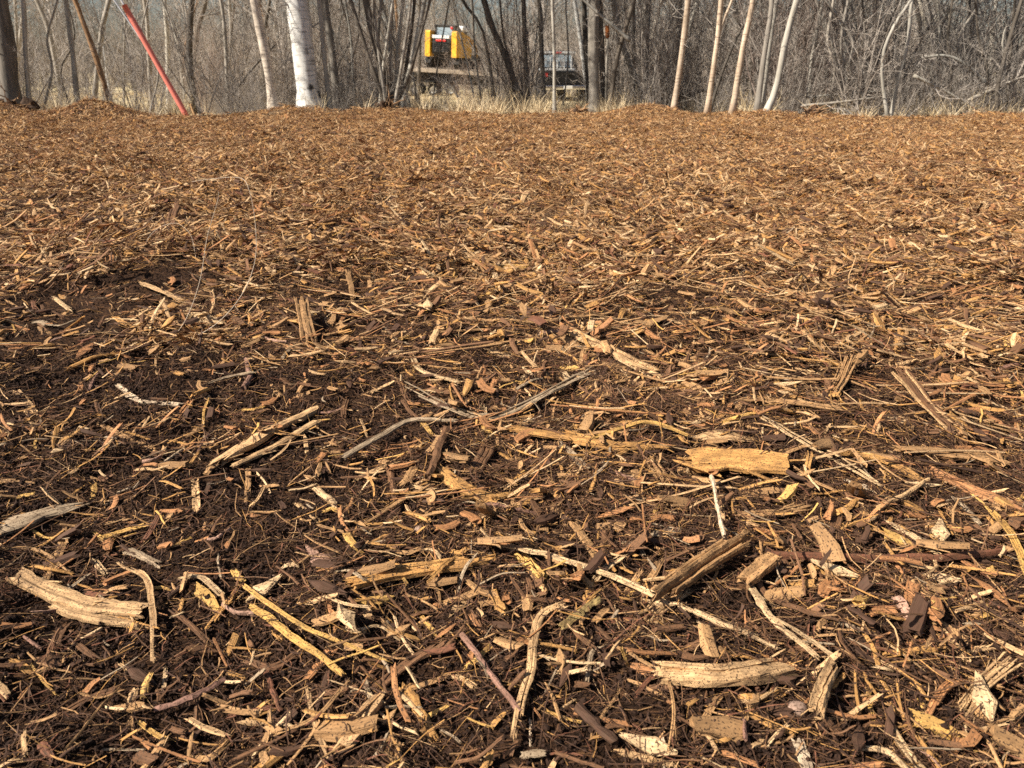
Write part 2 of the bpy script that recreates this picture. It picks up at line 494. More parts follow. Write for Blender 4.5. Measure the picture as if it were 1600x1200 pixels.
# ------------------------------------------------------------------ the ground: one sheet
def build_ground():
    ys = list(np.linspace(-60, -1, 12)) + list(np.linspace(-.8, .22, 12))
    y = .25
    while y < 12:
        ys.append(y); y += max(.0042, .0055 * y)
    while y < 600:
        ys.append(y); y *= 1.06
    ys = np.array(ys); nc = 620
    u = np.linspace(-1, 1, nc)
    wd = np.where(ys < .25, 1.3 + np.abs(ys - .25) * 1.2, 1.0 + 1.15 * ys)
    X = u[None, :] * wd[:, None]; Y = np.repeat(ys[:, None], nc, 1)
    Z = ground_h(X, Y)
    V = np.stack([X, Y, Z], -1).reshape(-1, 3)
    nr = len(ys)
    idx = np.arange(nr * nc).reshape(nr, nc)
    F = np.stack([idx[:-1, :-1], idx[:-1, 1:], idx[1:, 1:], idx[1:, :-1]], -1).reshape(-1, 4)
    m = bpy.data.meshes.new("ground")
    m.vertices.add(len(V)); m.vertices.foreach_set("co", V.astype(np.float32).ravel())
    m.loops.add(len(F) * 4); m.loops.foreach_set("vertex_index", F.astype(np.int32).ravel())
    m.polygons.add(len(F)); m.polygons.foreach_set("loop_start", np.arange(0, len(F) * 4, 4, dtype=np.int32))
    m.polygons.foreach_set("use_smooth", np.ones(len(F), dtype=bool))
    m.update(calc_edges=True)
    o = link("ground", m, soil_material())
    tag(o, "dark mulched soil running back to the woods and dry field", kind="structure")
build_ground()

# ------------------------------------------------------------------ scattering (stuff)
def rot_for(x, y, yaw, pitch=0, roll=0, e=.02):
    gx = (ground_h(x + e, y) - ground_h(x - e, y)) / (2 * e); gy = (ground_h(x, y + e) - ground_h(x, y - e)) / (2 * e)
    gx = np.clip(gx, -1, 1); gy = np.clip(gy, -1, 1)
    sx = gx * np.cos(yaw) + gy * np.sin(yaw); sy = -gx * np.sin(yaw) + gy * np.cos(yaw)
    return np.stack([np.arctan(sy) + roll, -np.arctan(sx) + pitch, yaw], -1)

def scatter(name, protos, pos, rot, scl, label):
    n = len(pos)
    pc = bpy.data.collections.new("pieces_of_" + name)
    for i, (pm, pmat) in enumerate(protos):
        po = bpy.data.objects.new("%s_piece.%03d" % (name, i), pm)
        if not pm.materials: pm.materials.append(pmat)
        pc.objects.link(po)
    m = bpy.data.meshes.new(name)
    m.vertices.add(n); m.vertices.foreach_set("co", np.asarray(pos, np.float32).ravel())
    a = m.attributes.new("turn", 'FLOAT_VECTOR', 'POINT'); a.data.foreach_set("vector", np.asarray(rot, np.float32).ravel())
    s3 = np.asarray(scl, np.float32)
    if s3.ndim == 1: s3 = np.repeat(s3[:, None], 3, 1)
    a = m.attributes.new("size", 'FLOAT_VECTOR', 'POINT'); a.data.foreach_set("vector", s3.ravel())
    a = m.attributes.new("which", 'INT', 'POINT'); a.data.foreach_set("value", rng.integers(0, len(protos), n).astype(np.int32))
    m.update()
    o = link(name, m)
    g = bpy.data.node_groups.new("scatter_" + name, 'GeometryNodeTree')
    g.interface.new_socket("Geometry", in_out='INPUT', socket_type='NodeSocketGeometry')
    g.interface.new_socket("Geometry", in_out='OUTPUT', socket_type='NodeSocketGeometry')
    nn, ll = g.nodes, g.links
    gi = nn.new("NodeGroupInput"); go = nn.new("NodeGroupOutput")
    ip = nn.new("GeometryNodeInstanceOnPoints")
    ci = nn.new("GeometryNodeCollectionInfo")
    ci.inputs["Collection"].default_value = pc; ci.inputs["Separate Children"].default_value = True; ci.inputs["Reset Children"].default_value = True
    def na(nm, ty):
        q = nn.new("GeometryNodeInputNamedAttribute"); q.data_type = ty; q.inputs[0].default_value = nm
        return q.outputs[0]
    er = nn.new("FunctionNodeEulerToRotation")
    ll.new(na("turn", 'FLOAT_VECTOR'), er.inputs[0])
    ll.new(gi.outputs[0], ip.inputs["Points"]); ll.new(ci.outputs[0], ip.inputs["Instance"])
    ip.inputs["Pick Instance"].default_value = True
    ll.new(na("which", 'INT'), ip.inputs["Instance Index"])
    ll.new(er.outputs[0], ip.inputs["Rotation"]); ll.new(na("size", 'FLOAT_VECTOR'), ip.inputs["Scale"])
    ll.new(ip.outputs[0], go.inputs[0])
    md = o.modifiers.new("scatter", 'NODES'); md.node_group = g
    tag(o, label, kind="stuff")
    return o

# wood colours (albedo)
C = dict(pale=(0.587, 0.363, 0.181), cream=(0.649, 0.436, 0.239), yellow=(0.618, 0.358, 0.107), golden=(0.515, 0.266, 0.086), tan=(0.433, 0.242, 0.107), orange=(.430, .195, .080),
         brown=(.185, .090, .044), red=(0.196, 0.078, 0.043), mauve=(0.268, 0.141, 0.103), grey=(.390, .285, .185), dark=(0.077, 0.038, 0.023), olive=(0.309, 0.213, 0.083),
         white=(0.680, 0.513, 0.352), pink=(0.433, 0.252, 0.181), stone=(0.412, 0.271, 0.205))
CW = ["pale"] * 3 + ["tan"] * 7 + ["golden"] * 7 + ["brown"] * 9 + ["orange"] * 3 + ["grey"] + ["cream"] + ["red"] + ["dark"] * 4 + ["yellow"]

def rcol(rg, pal=CW):
    c = np.array(C[pal[rg.integers(len(pal))]])
    return np.clip(c * (.8 + .4 * rg.random()), 0, 1)

def bent(rg, L, bend, k):
    s = np.linspace(-.5, .5, k)
    a = rg.normal() * bend; b = rg.normal() * bend * .5; c = abs(rg.normal()) * bend * .35
    return np.stack([s * L, L * (a * (s * s - .08) + b * s ** 3 * 2), L * c * (s * s - .1)], -1)

HEROES = []       # spines and widths of the pieces built one by one, so that the loose litter keeps off them

def yaw_path(P, a, off, tilt=0.0):
    q = P.copy()
    ca, sa = cos(a), sin(a); cp, sp_ = cos(tilt), sin(tilt)
    x = q[:, 0] * cp - q[:, 2] * sp_; z = q[:, 0] * sp_ + q[:, 2] * cp
    return np.stack([x * ca - q[:, 1] * sa, x * sa + q[:, 1] * ca, z], -1) + off

def proto_fibres(rg, n, R, Lr, wr, pal=CW, lift=.004):
    mb = MB()
    for _ in range(n):
        L = Lr[0] + (Lr[1] - Lr[0]) * rg.random() ** 1.7
        P = bent(rg, L, .34, 5)
        rr = R * math.sqrt(rg.random()); an = rg.random() * 2 * pi
        off = np.array([rr * cos(an), rr * sin(an), lift * rg.random() + .001])
        wd = wr[0] + (wr[1] - wr[0]) * rg.random()
        piece(mb, yaw_path(P, rg.random() * 2 * pi, off, rg.normal() * .16), wd, wd * .7, rcol(rg, pal), rg, 'fibre', 3, ragged=.2, ridge=.1)
    return mb.mesh("fibres")

CFAR = ['pale'] * 9 + ['tan'] * 8 + ['golden'] * 6 + ['brown'] * 10 + ['orange'] * 5 + ['cream'] * 4 + ['red'] * 3 + ['dark'] * 6
def proto_splinters(rg, n, R, Lr, wr, extra_fib=0, lift=.006, chip=.2, tilt=.14, pal=CW):
    mb = MB()
    for _ in range(n):
        rr = R * math.sqrt(rg.random()); an = rg.random() * 2 * pi
        off = np.array([rr * cos(an), rr * sin(an), lift * rg.random() + .0015])
        if rg.random() < chip:
            L = .008 + .018 * rg.random(); wd = L * (.3 + .4 * rg.random()); sh = 'flake' if rg.random() < .2 else 'slab'
        else:
            L = Lr[0] + (Lr[1] - Lr[0]) * rg.random() ** 1.6; wd = min(wr[0] + (wr[1] - wr[0]) * rg.random() ** 2.2, L * .3); sh = 'slab' if rg.random() < .8 else 'round'
        piece(mb, yaw_path(bent(rg, L, .22, 4), rg.random() * 2 * pi, off, rg.normal() * tilt), wd, max(.0009, wd * (.25 + .3 * rg.random())), rcol(rg, pal), rg, sh, 6, ragged=.8)
    for _ in range(extra_fib):
        L = .015 + .04 * rg.random()
        rr = R * math.sqrt(rg.random()); an = rg.random() * 2 * pi
        piece(mb, yaw_path(bent(rg, L, .5, 4), rg.random() * 2 * pi, np.array([rr * cos(an), rr * sin(an), lift * rg.random() * 1.3 + .002]), rg.normal() * .18), .0011, .0009, rcol(rg, pal), rg, 'fibre', 3, ragged=.2)
    return mb.mesh("splinters")

def proto_crumbs(rg, n, R, rr_):
    mb = MB()
    for _ in range(n):
        q = R * math.sqrt(rg.random()); an = rg.random() * 2 * pi
        r = rr_[0] + (rr_[1] - rr_[0]) * rg.random() ** 2.5
        if rg.random() < .012: r *= 2.0
        c = np.array(SOIL) * (.55 + 1.5 * rg.random() ** 2)
        lump(mb, (q * cos(an), q * sin(an), r * .35), r, rg, c, .8)
    return mb.mesh("crumbs")

# ------------------------------------------------------------------ the pieces picked out one by one
# (name, shape, colour, width px, points in the photo, label or None, short phrase used by the neighbours' labels, options)
HP = []
def H(name, shape, col, wpx, pts, label=None, lm=None, **o):
    HP.append((name, shape, col, wpx, pts, label, lm, o))

H("wood_slab", "slab", "golden", 56, [(1084, 733), (1150, 738), (1219, 742)], "broad flat orange tan wood slab on the dark soil at right centre", "broad orange slab", lift=.006, th=.3, ragged=.12)
H("wood_slab", "slab", "pale", 27, [(358, 722), (420, 686), (490, 652)], "long pale split slab slanting up to the right at left centre", "long pale split slab", split=[(372, 734), (430, 708), (494, 668)], lift=.007, ragged=.5)
H("wood_chip", "flake", "pale", 27, [(1086, 688), (1125, 686), (1166, 690)], "pale oval chip lying just behind the broad orange slab", "pale oval chip")
H("wood_chip", "flake", "tan", 24, [(1162, 772), (1190, 769), (1221, 773)], "tan pointed flake just in front of the broad orange slab", "tan pointed flake")
H("wood_strip", "slab", "cream", 7, [(1190, 660), (1255, 700), (1310, 738), (1370, 770)], "long whitish double strand strip slanting right past the broad orange slab", "long whitish strip", split=[(1192, 657), (1262, 697), (1316, 729), (1368, 762)], lift=.008)
H("wood_strip", "slab", "yellow", 9, [(1130, 669), (1160, 659), (1192, 652)], "short yellow strip raised at the top of the long whitish strip", "short yellow strip", lift=.01)
H("wood_strip", "slab", "golden", 8, [(1190, 652), (1215, 653), (1245, 661)], None, None)
H("wood_stick", "slab", "tan", 11, [(1163, 632), (1230, 638), (1305, 648)], "level tan stick with a dark gap under it, right of centre", "level tan stick", lift=.01)
H("fibre_bundle", "bundle", "brown", 30, [(1505, 690), (1450, 655), (1400, 612)], "dark frayed fibre bundle with pale upturned tips at the right", "dark frayed bundle", strands=16, raise_end=.025, tips="pale")
H("wood_chip", "slab", "cream", 10, [(1434, 624), (1488, 648)], "pale straight chip resting right of the dark frayed bundle", "pale straight chip")
H("wood_stick", "slab", "tan", 19, [(1408, 714), (1480, 724), (1572, 738)], "long tan split stick lying level at the right edge", "long tan split stick", lift=.012, split=[(1430, 712), (1500, 722), (1560, 728)])
H("wood_stick", "slab", "golden", 15, [(1320, 715), (1385, 730), (1432, 752)], "golden stick butting the long tan split stick from the left", "golden stick", lift=.008)
H("wood_stick", "slab", "orange", 21, [(1452, 742), (1520, 775), (1602, 808)], "thick orange stick running out of the right edge", "thick orange stick", lift=.006)
H("bark_piece", "flake", "orange", 22, [(1488, 706), (1525, 704), (1562, 713)], "orange brown bark sheet behind the long tan split stick", None)
H("wood_splinter", "slab", "pale", 6, [(1470, 592), (1520, 612), (1572, 634)])
H("wood_chip", "flake", "brown", 22, [(1112, 757), (1131, 786)])
H("wood_chip", "slab", "golden", 10, [(1140, 784), (1162, 781)])
H("wood_chip", "flake", "white", 16, [(1324, 754), (1362, 770)])
H("wood_stick", "round", "pale", 8, [(1370, 806), (1410, 788), (1444, 764)], lift=.012)
H("wood_chip", "slab", "tan", 11, [(1335, 788), (1372, 826)])
H("wood_stick", "slab", "brown", 9, [(1128, 555), (1170, 550), (1212, 554)])
H("wood_chip", "slab", "white", 8, [(1163, 540), (1182, 553)])
H("fibre_bundle", "bundle", "tan", 24, [(1296, 622), (1312, 604), (1322, 584)], "upright shredded tan clump behind the level tan stick", "shredded tan clump", strands=9, raise_end=.02)
H("wood_chip", "slab", "brown", 20, [(1292, 690), (1303, 715)])
H("wood_strip", "bundle", "tan", 20, [(1130, 812), (1190, 808), (1255, 800)], None, None, strands=6)
# middle
H("fibre_bundle", "bundle", "grey", 24, [(636, 612), (700, 645), (765, 664), (830, 640), (880, 614), (926, 588)], "large sagging fibrous strip with grey strands in the centre", "large fibrous strip", strands=12, lift=.008)
H("wood_stick", "slab", "grey", 11, [(540, 727), (605, 694), (645, 674), (704, 668)], "arched grey brown stick left of the large fibrous strip", "arched grey stick", lift=.014)
H("wood_strip", "slab", "golden", 20, [(798, 679), (870, 692), (950, 707), (1042, 711)], "long golden yellow strip curving through the centre", "long golden strip", lift=.01, split=[(900, 700), (960, 712), (1040, 708)])
H("wood_strip", "slab", "yellow", 9, [(925, 700), (975, 686), (1015, 679), (1068, 692)], "arched yellow strip crossing the long golden strip", "arched yellow strip", lift=.018)
H("wood_stick", "slab", "tan", 13, [(895, 654), (940, 664), (988, 682)])
H("root_piece", "round", "brown", 17, [(697, 684), (682, 716), (668, 756)], "short dark crooked root piece below the large fibrous strip", "crooked root piece", lift=.008)
H("wood_slab", "slab", "golden", 26, [(684, 742), (716, 768), (762, 788)], "tan gold slab slanting down to the right in the centre", "tan gold slab", lift=.006, split=[(735, 784), (760, 786), (792, 781)])
H("wood_chip", "slab", "brown", 24, [(762, 704), (741, 748)], "blunt brown wood block right of the crooked root piece", "blunt brown block")
H("twig", "round", "mauve", 9, [(758, 792), (800, 801), (836, 809)], "smooth mauve twig lying below the tan gold slab", "smooth mauve twig")
H("wood_splinter", "slab", "pale", 9, [(560, 749), (616, 725)])
H("wood_chip", "slab", "tan", 16, [(647, 724), (637, 762)])
H("wood_stick", "slab", "tan", 9, [(575, 824), (622, 797), (668, 768)], lift=.01)
H("twig", "round", "brown", 13, [(608, 738), (621, 782)])
H("twig", "round", "mauve", 8, [(952, 738), (994, 756)])
H("wood_chip", "slab", "tan", 23, [(1018, 717), (1038, 758)], "square tan chip standing left of the broad orange slab", "square tan chip")
H("wood_chip", "flake", "yellow", 13, [(722, 626), (744, 622)])
H("wood_chip", "slab", "golden", 12, [(806, 753), (835, 737)])
H("wood_chip", "slab", "golden", 17, [(808, 796), (850, 775)])
H("wood_chip", "slab", "tan", 13, [(864, 794), (884, 822)])
H("wood_strip", "slab", "brown", 9, [(622, 590), (632, 618), (642, 632)])
H("wood_strip", "slab", "tan", 11, [(727, 503), (830, 509), (952, 494)], "long level tan strip in the middle distance", "long level strip", lift=.01)
H("wood_stick", "slab", "tan", 7, [(690, 520), (780, 518), (850, 530)])
H("wood_slab", "slab", "pale", 20, [(893, 526), (960, 558), (1032, 593)], "pale straight stick slanting right, front end by the dark soil", "pale slanting stick", lift=.008)
H("twig", "round", "pink", 9, [(848, 528), (896, 522)])
H("wood_chip", "flake", "pale", 15, [(763, 549), (802, 563)])
H("wood_chip", "flake", "tan", 11, [(738, 530), (776, 527)])
H("wood_strip", "slab", "cream", 10, [(645, 563), (662, 588), (722, 604)], "bent pale yellow strip left behind the large fibrous strip", "bent yellow strip", lift=.008)
H("wood_strip", "slab", "tan", 9, [(730, 550), (790, 538), (880, 533)])
H("twig", "round", "brown", 9, [(843, 594), (853, 572)])
# left
H("wood_stick", "slab", "golden", 11, [(108, 582), (145, 565), (178, 549)], "golden stick slanting up to the right at the left edge", "left golden stick", lift=.01)
H("wood_chip", "slab", "pale", 16, [(25, 616), (60, 652)], "stubby pale chip with a ragged top near the left edge", "stubby pale chip")
H("wood_chip", "slab", "cream", 22, [(297, 496), (343, 513)], "pale knobby chip at the foot of the thin looping stems", "pale knobby chip", th=.6, ragged=.5)
H("wood_strip", "slab", "white", 12, [(186, 611), (222, 630), (280, 635)], "whitish splintered strip left of centre", "whitish splintered strip", split=[(195, 622), (230, 632), (270, 630)])
H("wood_splinter", "slab", "tan", 8, [(128, 650), (190, 679), (252, 708)], "long thin tan splinter slanting down right on the left side", "long thin splinter")
H("wood_splinter", "slab", "orange", 9, [(264, 668), (298, 628)])
H("wood_splinter", "bundle", "pale", 16, [(306, 751), (309, 802)], None, None, strands=3)
H("wood_splinter", "slab", "tan", 11, [(388, 733), (385, 787)])
H("wood_chip", "slab", "tan", 12, [(0, 755), (52, 754)])
H("wood_chip", "slab", "cream", 12, [(487, 761), (526, 797)], "bright pale yellow chip slanting down right in the left centre", "bright pale chip")
H("wood_chip", "slab", "pale", 10, [(464, 789), (497, 816)])
H("bark_piece", "flake", "grey", 42, [(-10, 840), (50, 815), (122, 795)], "broad weathered bark sheet sunk in soil at the left edge", "broad bark sheet", lift=.002, th=.25)
H("wood_chip", "slab", "pale", 13, [(94, 698), (114, 680)])
H("root_piece", "round", "mauve", 12, [(382, 612), (392, 595), (389, 568)])
H("wood_chip", "bundle", "tan", 24, [(474, 494), (486, 542)], None, None, strands=5, raise_start=.03)
H("wood_chip", "flake", "orange", 16, [(122, 560), (144, 540)])
H("wood_chip", "slab", "yellow", 12, [(26, 781), (47, 776)])
H("wood_stick", "slab", "tan", 7, [(200, 690), (232, 655)])
H("twig", "round", "mauve", 8, [(138, 618), (152, 592)])
# front left
H("wood_slab", "slab", "pale", 34, [(38, 912), (95, 943), (150, 962), (212, 962)], "big pale forked plank fragment in the lower left corner", "forked plank fragment", split=[(90, 955), (150, 975), (222, 988)], lift=.006)
H("wood_strip", "slab", "pale", 11, [(192, 892), (230, 914), (240, 960), (245, 1042)], "bent pale strip hooked right of the forked plank fragment", "hooked pale strip", lift=.012)
H("wood_chip", "slab", "tan", 15, [(105, 832), (72, 910)], "upright tan chip behind the forked plank fragment", None)
H("wood_strip", "slab", "yellow", 15, [(397, 961), (462, 1006), (535, 1062)], "pale yellow split strip slanting down right in the front", "yellow split strip", split=[(384, 928), (470, 990), (602, 1046)], lift=.012)
H("wood_chip", "slab", "golden", 13, [(376, 919), (324, 987)], "golden orange chip left of the yellow split strip", None)
H("twig", "round", "mauve", 10, [(246, 1120), (300, 1101), (352, 1074)], "mauve bark twig with a pale broken end, front left", "front mauve twig", lift=.008)
H("twig", "round", "red", 11, [(414, 1044), (442, 1120)], "straight red brown twig below the yellow split strip", "red brown twig")
H("twig", "round", "tan", 5, [(108, 1192), (150, 1140), (190, 1094)], lift=.015)
H("wood_strip", "slab", "tan", 8, [(434, 1160), (500, 1130), (543, 1078)], lift=.012)
H("bark_piece", "flake", "pink", 22, [(482, 858), (526, 898)], "smooth pinkish bark flake left of the golden brown stick", "pinkish bark flake")
H("wood_splinter", "slab", "yellow", 6, [(148, 834), (184, 860)])
H("wood_splinter", "slab", "yellow", 6, [(274, 856), (303, 841)])
H("wood_strip", "slab", "pale", 9, [(483, 1088), (494, 1140), (517, 1196)], lift=.01)
H("wood_chip", "slab", "tan", 10, [(428, 1127), (462, 1104)])
H("wood_chip", "bundle", "orange", 14, [(228, 1163), (272, 1204)], None, None, strands=4)
H("wood_chip", "slab", "cream", 8, [(260, 1047), (256, 1080)])
H("wood_chip", "slab", "orange", 9, [(511, 934), (526, 986)])
H("twig", "round", "tan", 6, [(0, 862), (60, 868), (110, 900)])
H("wood_chip", "slab", "golden", 20, [(20, 1042), (66, 1058)])
H("wood_strip", "slab", "brown", 12, [(90, 1120), (140, 1098), (178, 1082)])
H("wood_strip", "slab", "tan", 13, [(200, 1105), (205, 1150)])
# front centre
H("wood_slab", "slab", "golden", 28, [(556, 919), (650, 908), (752, 886)], "golden brown split stick lying level in the front centre", "golden brown stick", lift=.008, ragged=.3)
H("wood_splinter", "slab", "golden", 8, [(668, 926), (712, 889)], None, None, lift=.018)
H("wood_chip", "slab", "yellow", 22, [(814, 876), (847, 907)], "pale yellow lump under the long pale rod", "pale yellow lump", th=.6)
H("wood_strip", "slab", "cream", 12, [(768, 861), (850, 879), (935, 910), (1028, 950)], "long pale rod slanting down right to the raised tan stick", "long pale rod", lift=.014)
H("wood_chip", "flake", "orange", 13, [(936, 817), (986, 803)], "bright orange red flake behind the upright brown chip", "orange red flake", lift=.01)
H("wood_chip", "slab", "brown", 25, [(950, 838), (944, 908)], "upright brown chip right of the long pale rod", "upright brown chip")
H("wood_chip", "slab", "tan", 15, [(893, 816), (934, 876)])
H("twig", "round", "olive", 11, [(878, 992), (932, 949)], "olive green twig above the tall pale strip", "olive twig", lift=.01)
H("wood_chip", "slab", "red", 16, [(918, 970), (1022, 978)], "red brown split chip left of the raised tan stick", "red brown split chip")
H("wood_strip", "slab", "pale", 17, [(872, 960), (845, 982), (834, 1012), (831, 1062), (816, 1112), (806, 1168)], "tall pale strip standing lengthwise in the front centre", "tall pale strip", lift=.012, ragged=.3)
H("wood_chip", "slab", "golden", 12, [(855, 1008), (859, 1048)])
H("twig", "round", "mauve", 12, [(722, 1006), (760, 1060), (814, 1128)], "mauve twig slanting down to the foot of the tall pale strip", "slanting mauve twig", lift=.009)
H("wood_stick", "slab", "brown", 17, [(572, 1097), (640, 1050), (694, 1013)], "brown bark stick slanting up right in the front", "brown bark stick", lift=.007)
H("wood_chip", "slab", "golden", 19, [(638, 1078), (674, 1158)], "split golden chip under the brown bark stick", "split golden chip", split=[(628, 1082), (655, 1120)])
H("wood_chip", "slab", "pale", 32, [(592, 1103), (544, 1172)], "thick pale chunk at the front edge below the brown bark stick", "thick pale chunk", th=.6)
H("wood_chip", "slab", "tan", 30, [(612, 1162), (632, 1206)])
H("wood_chip", "slab", "yellow", 10, [(673, 1121), (699, 1107)])
H("twig", "round", "dark", 21, [(902, 1118), (956, 1172)], "thick dark stick with a golden broken end, front centre", "thick dark stick", lift=.006)
H("wood_splinter", "slab", "yellow", 8, [(653, 958), (672, 986), (700, 1012)])
H("wood_chip", "slab", "tan", 16, [(698, 946), (742, 929)])
H("wood_chip", "flake", "pale", 14, [(706, 962), (728, 943)])
H("wood_strip", "slab", "tan", 7, [(1040, 1058), (1051, 1120), (1045, 1184)], lift=.012)
H("wood_chip", "bundle", "pale", 16, [(972, 1178), (1048, 1200)], None, None, strands=3)
H("wood_splinter", "slab", "white", 5, [(828, 1120), (829, 1167)])
H("wood_splinter", "slab", "white", 6, [(1034, 1153), (1041, 1173)])
H("wood_splinter", "round", "tan", 6, [(938, 1130), (970, 1083)])
H("wood_chip", "slab", "tan", 10, [(700, 1060), (640, 1080)])
# front right
H("wood_stick", "slab", "tan", 27, [(1026, 954), (1085, 914), (1158, 866)], "raised weathered tan stick with a torn end, front right", "raised tan stick", lift=.02, th=.6, ragged=.9)
H("fibre_bundle", "bundle", "pale", 30, [(1068, 925), (1030, 955), (1012, 975)], "torn pale tuft at the lower end of the raised tan stick", None, strands=10)
H("straw", "round", "white", 8, [(1108, 774), (1117, 820), (1126, 872)], "straight whitish stalk leaning on the raised tan stick", "whitish stalk", lift=.03)
H("wood_strip", "slab", "cream", 12, [(1062, 958), (1120, 984), (1208, 1020)], "pale tapered strip right of the torn pale tuft", "pale tapered strip", lift=.01)
H("wood_strip", "slab", "cream", 15, [(1174, 934), (1205, 980), (1266, 1032)], "cream splint with a split foot, front right", "cream splint", split=[(1200, 975), (1250, 1010), (1302, 1042)], lift=.012)
H("wood_stick", "slab", "brown", 12, [(1188, 934), (1250, 962), (1318, 978)], None, None, lift=.008)
H("twig", "round", "grey", 9, [(1312, 978), (1340, 992)])
H("wood_chip", "slab", "tan", 24, [(1164, 927), (1196, 899)], "tan wedge shaped chip at the head of the cream splint", "wedge shaped chip", lift=.014, th=.7)
H("root_piece", "round", "red", 11, [(1200, 880), (1370, 887), (1480, 883), (1562, 874)], "long red brown root lying level across the right front", "long red root", lift=.008)
H("wood_chip", "slab", "brown", 19, [(1309, 798), (1294, 868)], "upright brown slat above the long red root", "upright brown slat")
H("wood_chip", "slab", "tan", 15, [(1284, 876), (1296, 914)], None, None, lift=.012)
H("wood_splinter", "slab", "cream", 12, [(1389, 827), (1461, 879)], "straight pale splinter ending on the long red root", "straight pale splinter", lift=.012)
H("wood_strip", "slab", "yellow", 12, [(1540, 804), (1576, 852), (1603, 910)], "bright mottled strip at the right edge", "bright mottled strip", lift=.012)
H("twig", "round", "pink", 19, [(1399, 944), (1436, 998)], "rounded pink grey stub in the right front", "pink grey stub")
H("wood_chip", "flake", "orange", 16, [(1523, 914), (1572, 954)], "orange red chip near the right edge", "right orange chip", lift=.008)
H("wood_chip", "slab", "pale", 13, [(1464, 978), (1510, 1034)], "pale chip slanting down right below the pink grey stub", None)
H("wood_chip", "slab", "pale", 12, [(1514, 1019), (1562, 1014)])
H("wood_splinter", "slab", "pale", 5, [(1368, 994), (1442, 1048)])
H("wood_splinter", "slab", "pale", 6, [(1448, 1044), (1528, 1086)])
H("wood_slab", "slab", "pale", 40, [(1046, 1072), (1130, 1076), (1218, 1063)], "thick layered tan chunk lying level in the right front", "thick layered chunk", split=[(1040, 1058), (1120, 1064), (1200, 1050)], th=.5, lift=.008)
H("wood_chip", "slab", "pale", 28, [(1298, 1064), (1270, 1132)], "splintered pale block leaning over the pink stone", "splintered pale block", th=.6, lift=.014)
H("stone", "lump", "stone", 40, [(1246, 1112)], "smooth pinkish stone beside the splintered pale block", "pinkish stone")
H("fibre_bundle", "bundle", "pale", 26, [(1502, 1122), (1530, 1092), (1572, 1066)], "twisted pale fan of wood in the lower right corner", "twisted pale fan", strands=9, raise_end=.02)
H("wood_splinter", "bundle", "cream", 18, [(1394, 1148), (1436, 1206)], None, None, strands=3)
H("wood_chip", "bundle", "white", 20, [(1250, 1168), (1263, 1206)], None, None, strands=2)
H("wood_splinter", "slab", "yellow", 9, [(1355, 1078), (1363, 1128)])
H("wood_splinter", "slab", "yellow", 9, [(1434, 1092), (1450, 1128)])
H("wood_splinter", "slab", "tan", 10, [(1540, 1148), (1604, 1192)])
H("wood_splinter", "slab", "tan", 10, [(1562, 1123), (1604, 1146)])
H("wood_chip", "slab", "tan", 13, [(1122, 1094), (1085, 1152)])
H("wood_chip", "slab", "brown", 16, [(1178, 1108), (1220, 1152)])
H("wood_chip", "slab", "cream", 11, [(1366, 914), (1412, 925)])
H("stone", "lump", "stone", 24, [(655, 831)], "small pinkish pebble above the golden brown stick", None)
H("stone", "lump", "grey", 15, [(766, 869)], "tiny grey pebble at the upper end of the long pale rod", None)
H("stone", "lump", "stone", 10, [(427, 902)], "tiny round pebble left of the pinkish bark flake", None)
H("wood_chip", "flake", "grey", 20, [(1018, 838), (1062, 830)])
# middle distance and beyond
H("wood_stick", "round", "dark", 11, [(128, 362), (172, 354), (208, 344)], "dark curved log piece far left in the mulch", "far dark log piece", lift=.02)
H("wood_slab", "slab", "pale", 11, [(223, 454), (288, 474)], "pale plank piece left of the thin looping stems", "left pale plank", lift=.01)
H("wood_chip", "slab", "pale", 7, [(488, 374), (548, 383)], None, None, lift=.015)
H("wood_chip", "slab", "tan", 8, [(640, 406), (692, 400)], None, None, lift=.01)
H("wood_slab", "slab", "yellow", 12, [(720, 414), (765, 422), (818, 425)], "long yellow board piece in the far middle", "yellow board piece", lift=.012)
H("wood_chip", "slab", "pale", 7, [(423, 389), (452, 382)])
H("wood_chip", "slab", "white", 7, [(604, 317), (621, 328)], None, None, lift=.015)
H("wood_chip", "slab", "pale", 7, [(322, 256), (344, 262)], None, None, lift=.02)
H("wood_stick", "slab", "dark", 7, [(558, 262), (628, 266)], None, None, lift=.02)
H("wood_chip", "slab", "tan", 9, [(545, 438), (553, 469)], None, None, raise_start=.02)
H("wood_chip", "slab", "brown", 13, [(264, 376), (281, 345)], None, None, raise_end=.05)
H("wood_chip", "flake", "yellow", 9, [(261, 381), (280, 376)], None, None, lift=.012)
H("wood_stick", "slab", "golden", 9, [(953, 319), (1000, 328), (1054, 336)], "golden stick lying level in the far middle right", "far golden stick", lift=.02)
H("wood_chip", "flake", "cream", 13, [(881, 294), (902, 291)], "pale yellow chip far back in the middle", "far yellow chip", lift=.03)
H("wood_chip", "slab", "white", 7, [(1177, 306), (1222, 307)], None, None, lift=.02)
H("wood_stick", "slab", "orange", 8, [(1193, 336), (1252, 330)], None, None, lift=.02)
H("wood_chip", "flake", "yellow", 8, [(1333, 340), (1357, 339)], "bright yellow chip far back on the right", "far bright chip", lift=.025)
H("wood_stick", "slab", "tan", 10, [(1438, 379), (1490, 388), (1544, 400)], None, None, lift=.015)
H("wood_slab", "slab", "tan", 12, [(1328, 480), (1402, 486)], None, None, lift=.01)
H("wood_splinter", "slab", "tan", 7, [(1180, 443), (1216, 477)], None, None, lift=.012)
H("wood_chip", "slab", "tan", 15, [(1073, 393), (1102, 402)], None, None, raise_end=.02)
H("wood_chip", "flake", "pale", 10, [(140, 196), (152, 192)], None, None, lift=.03)

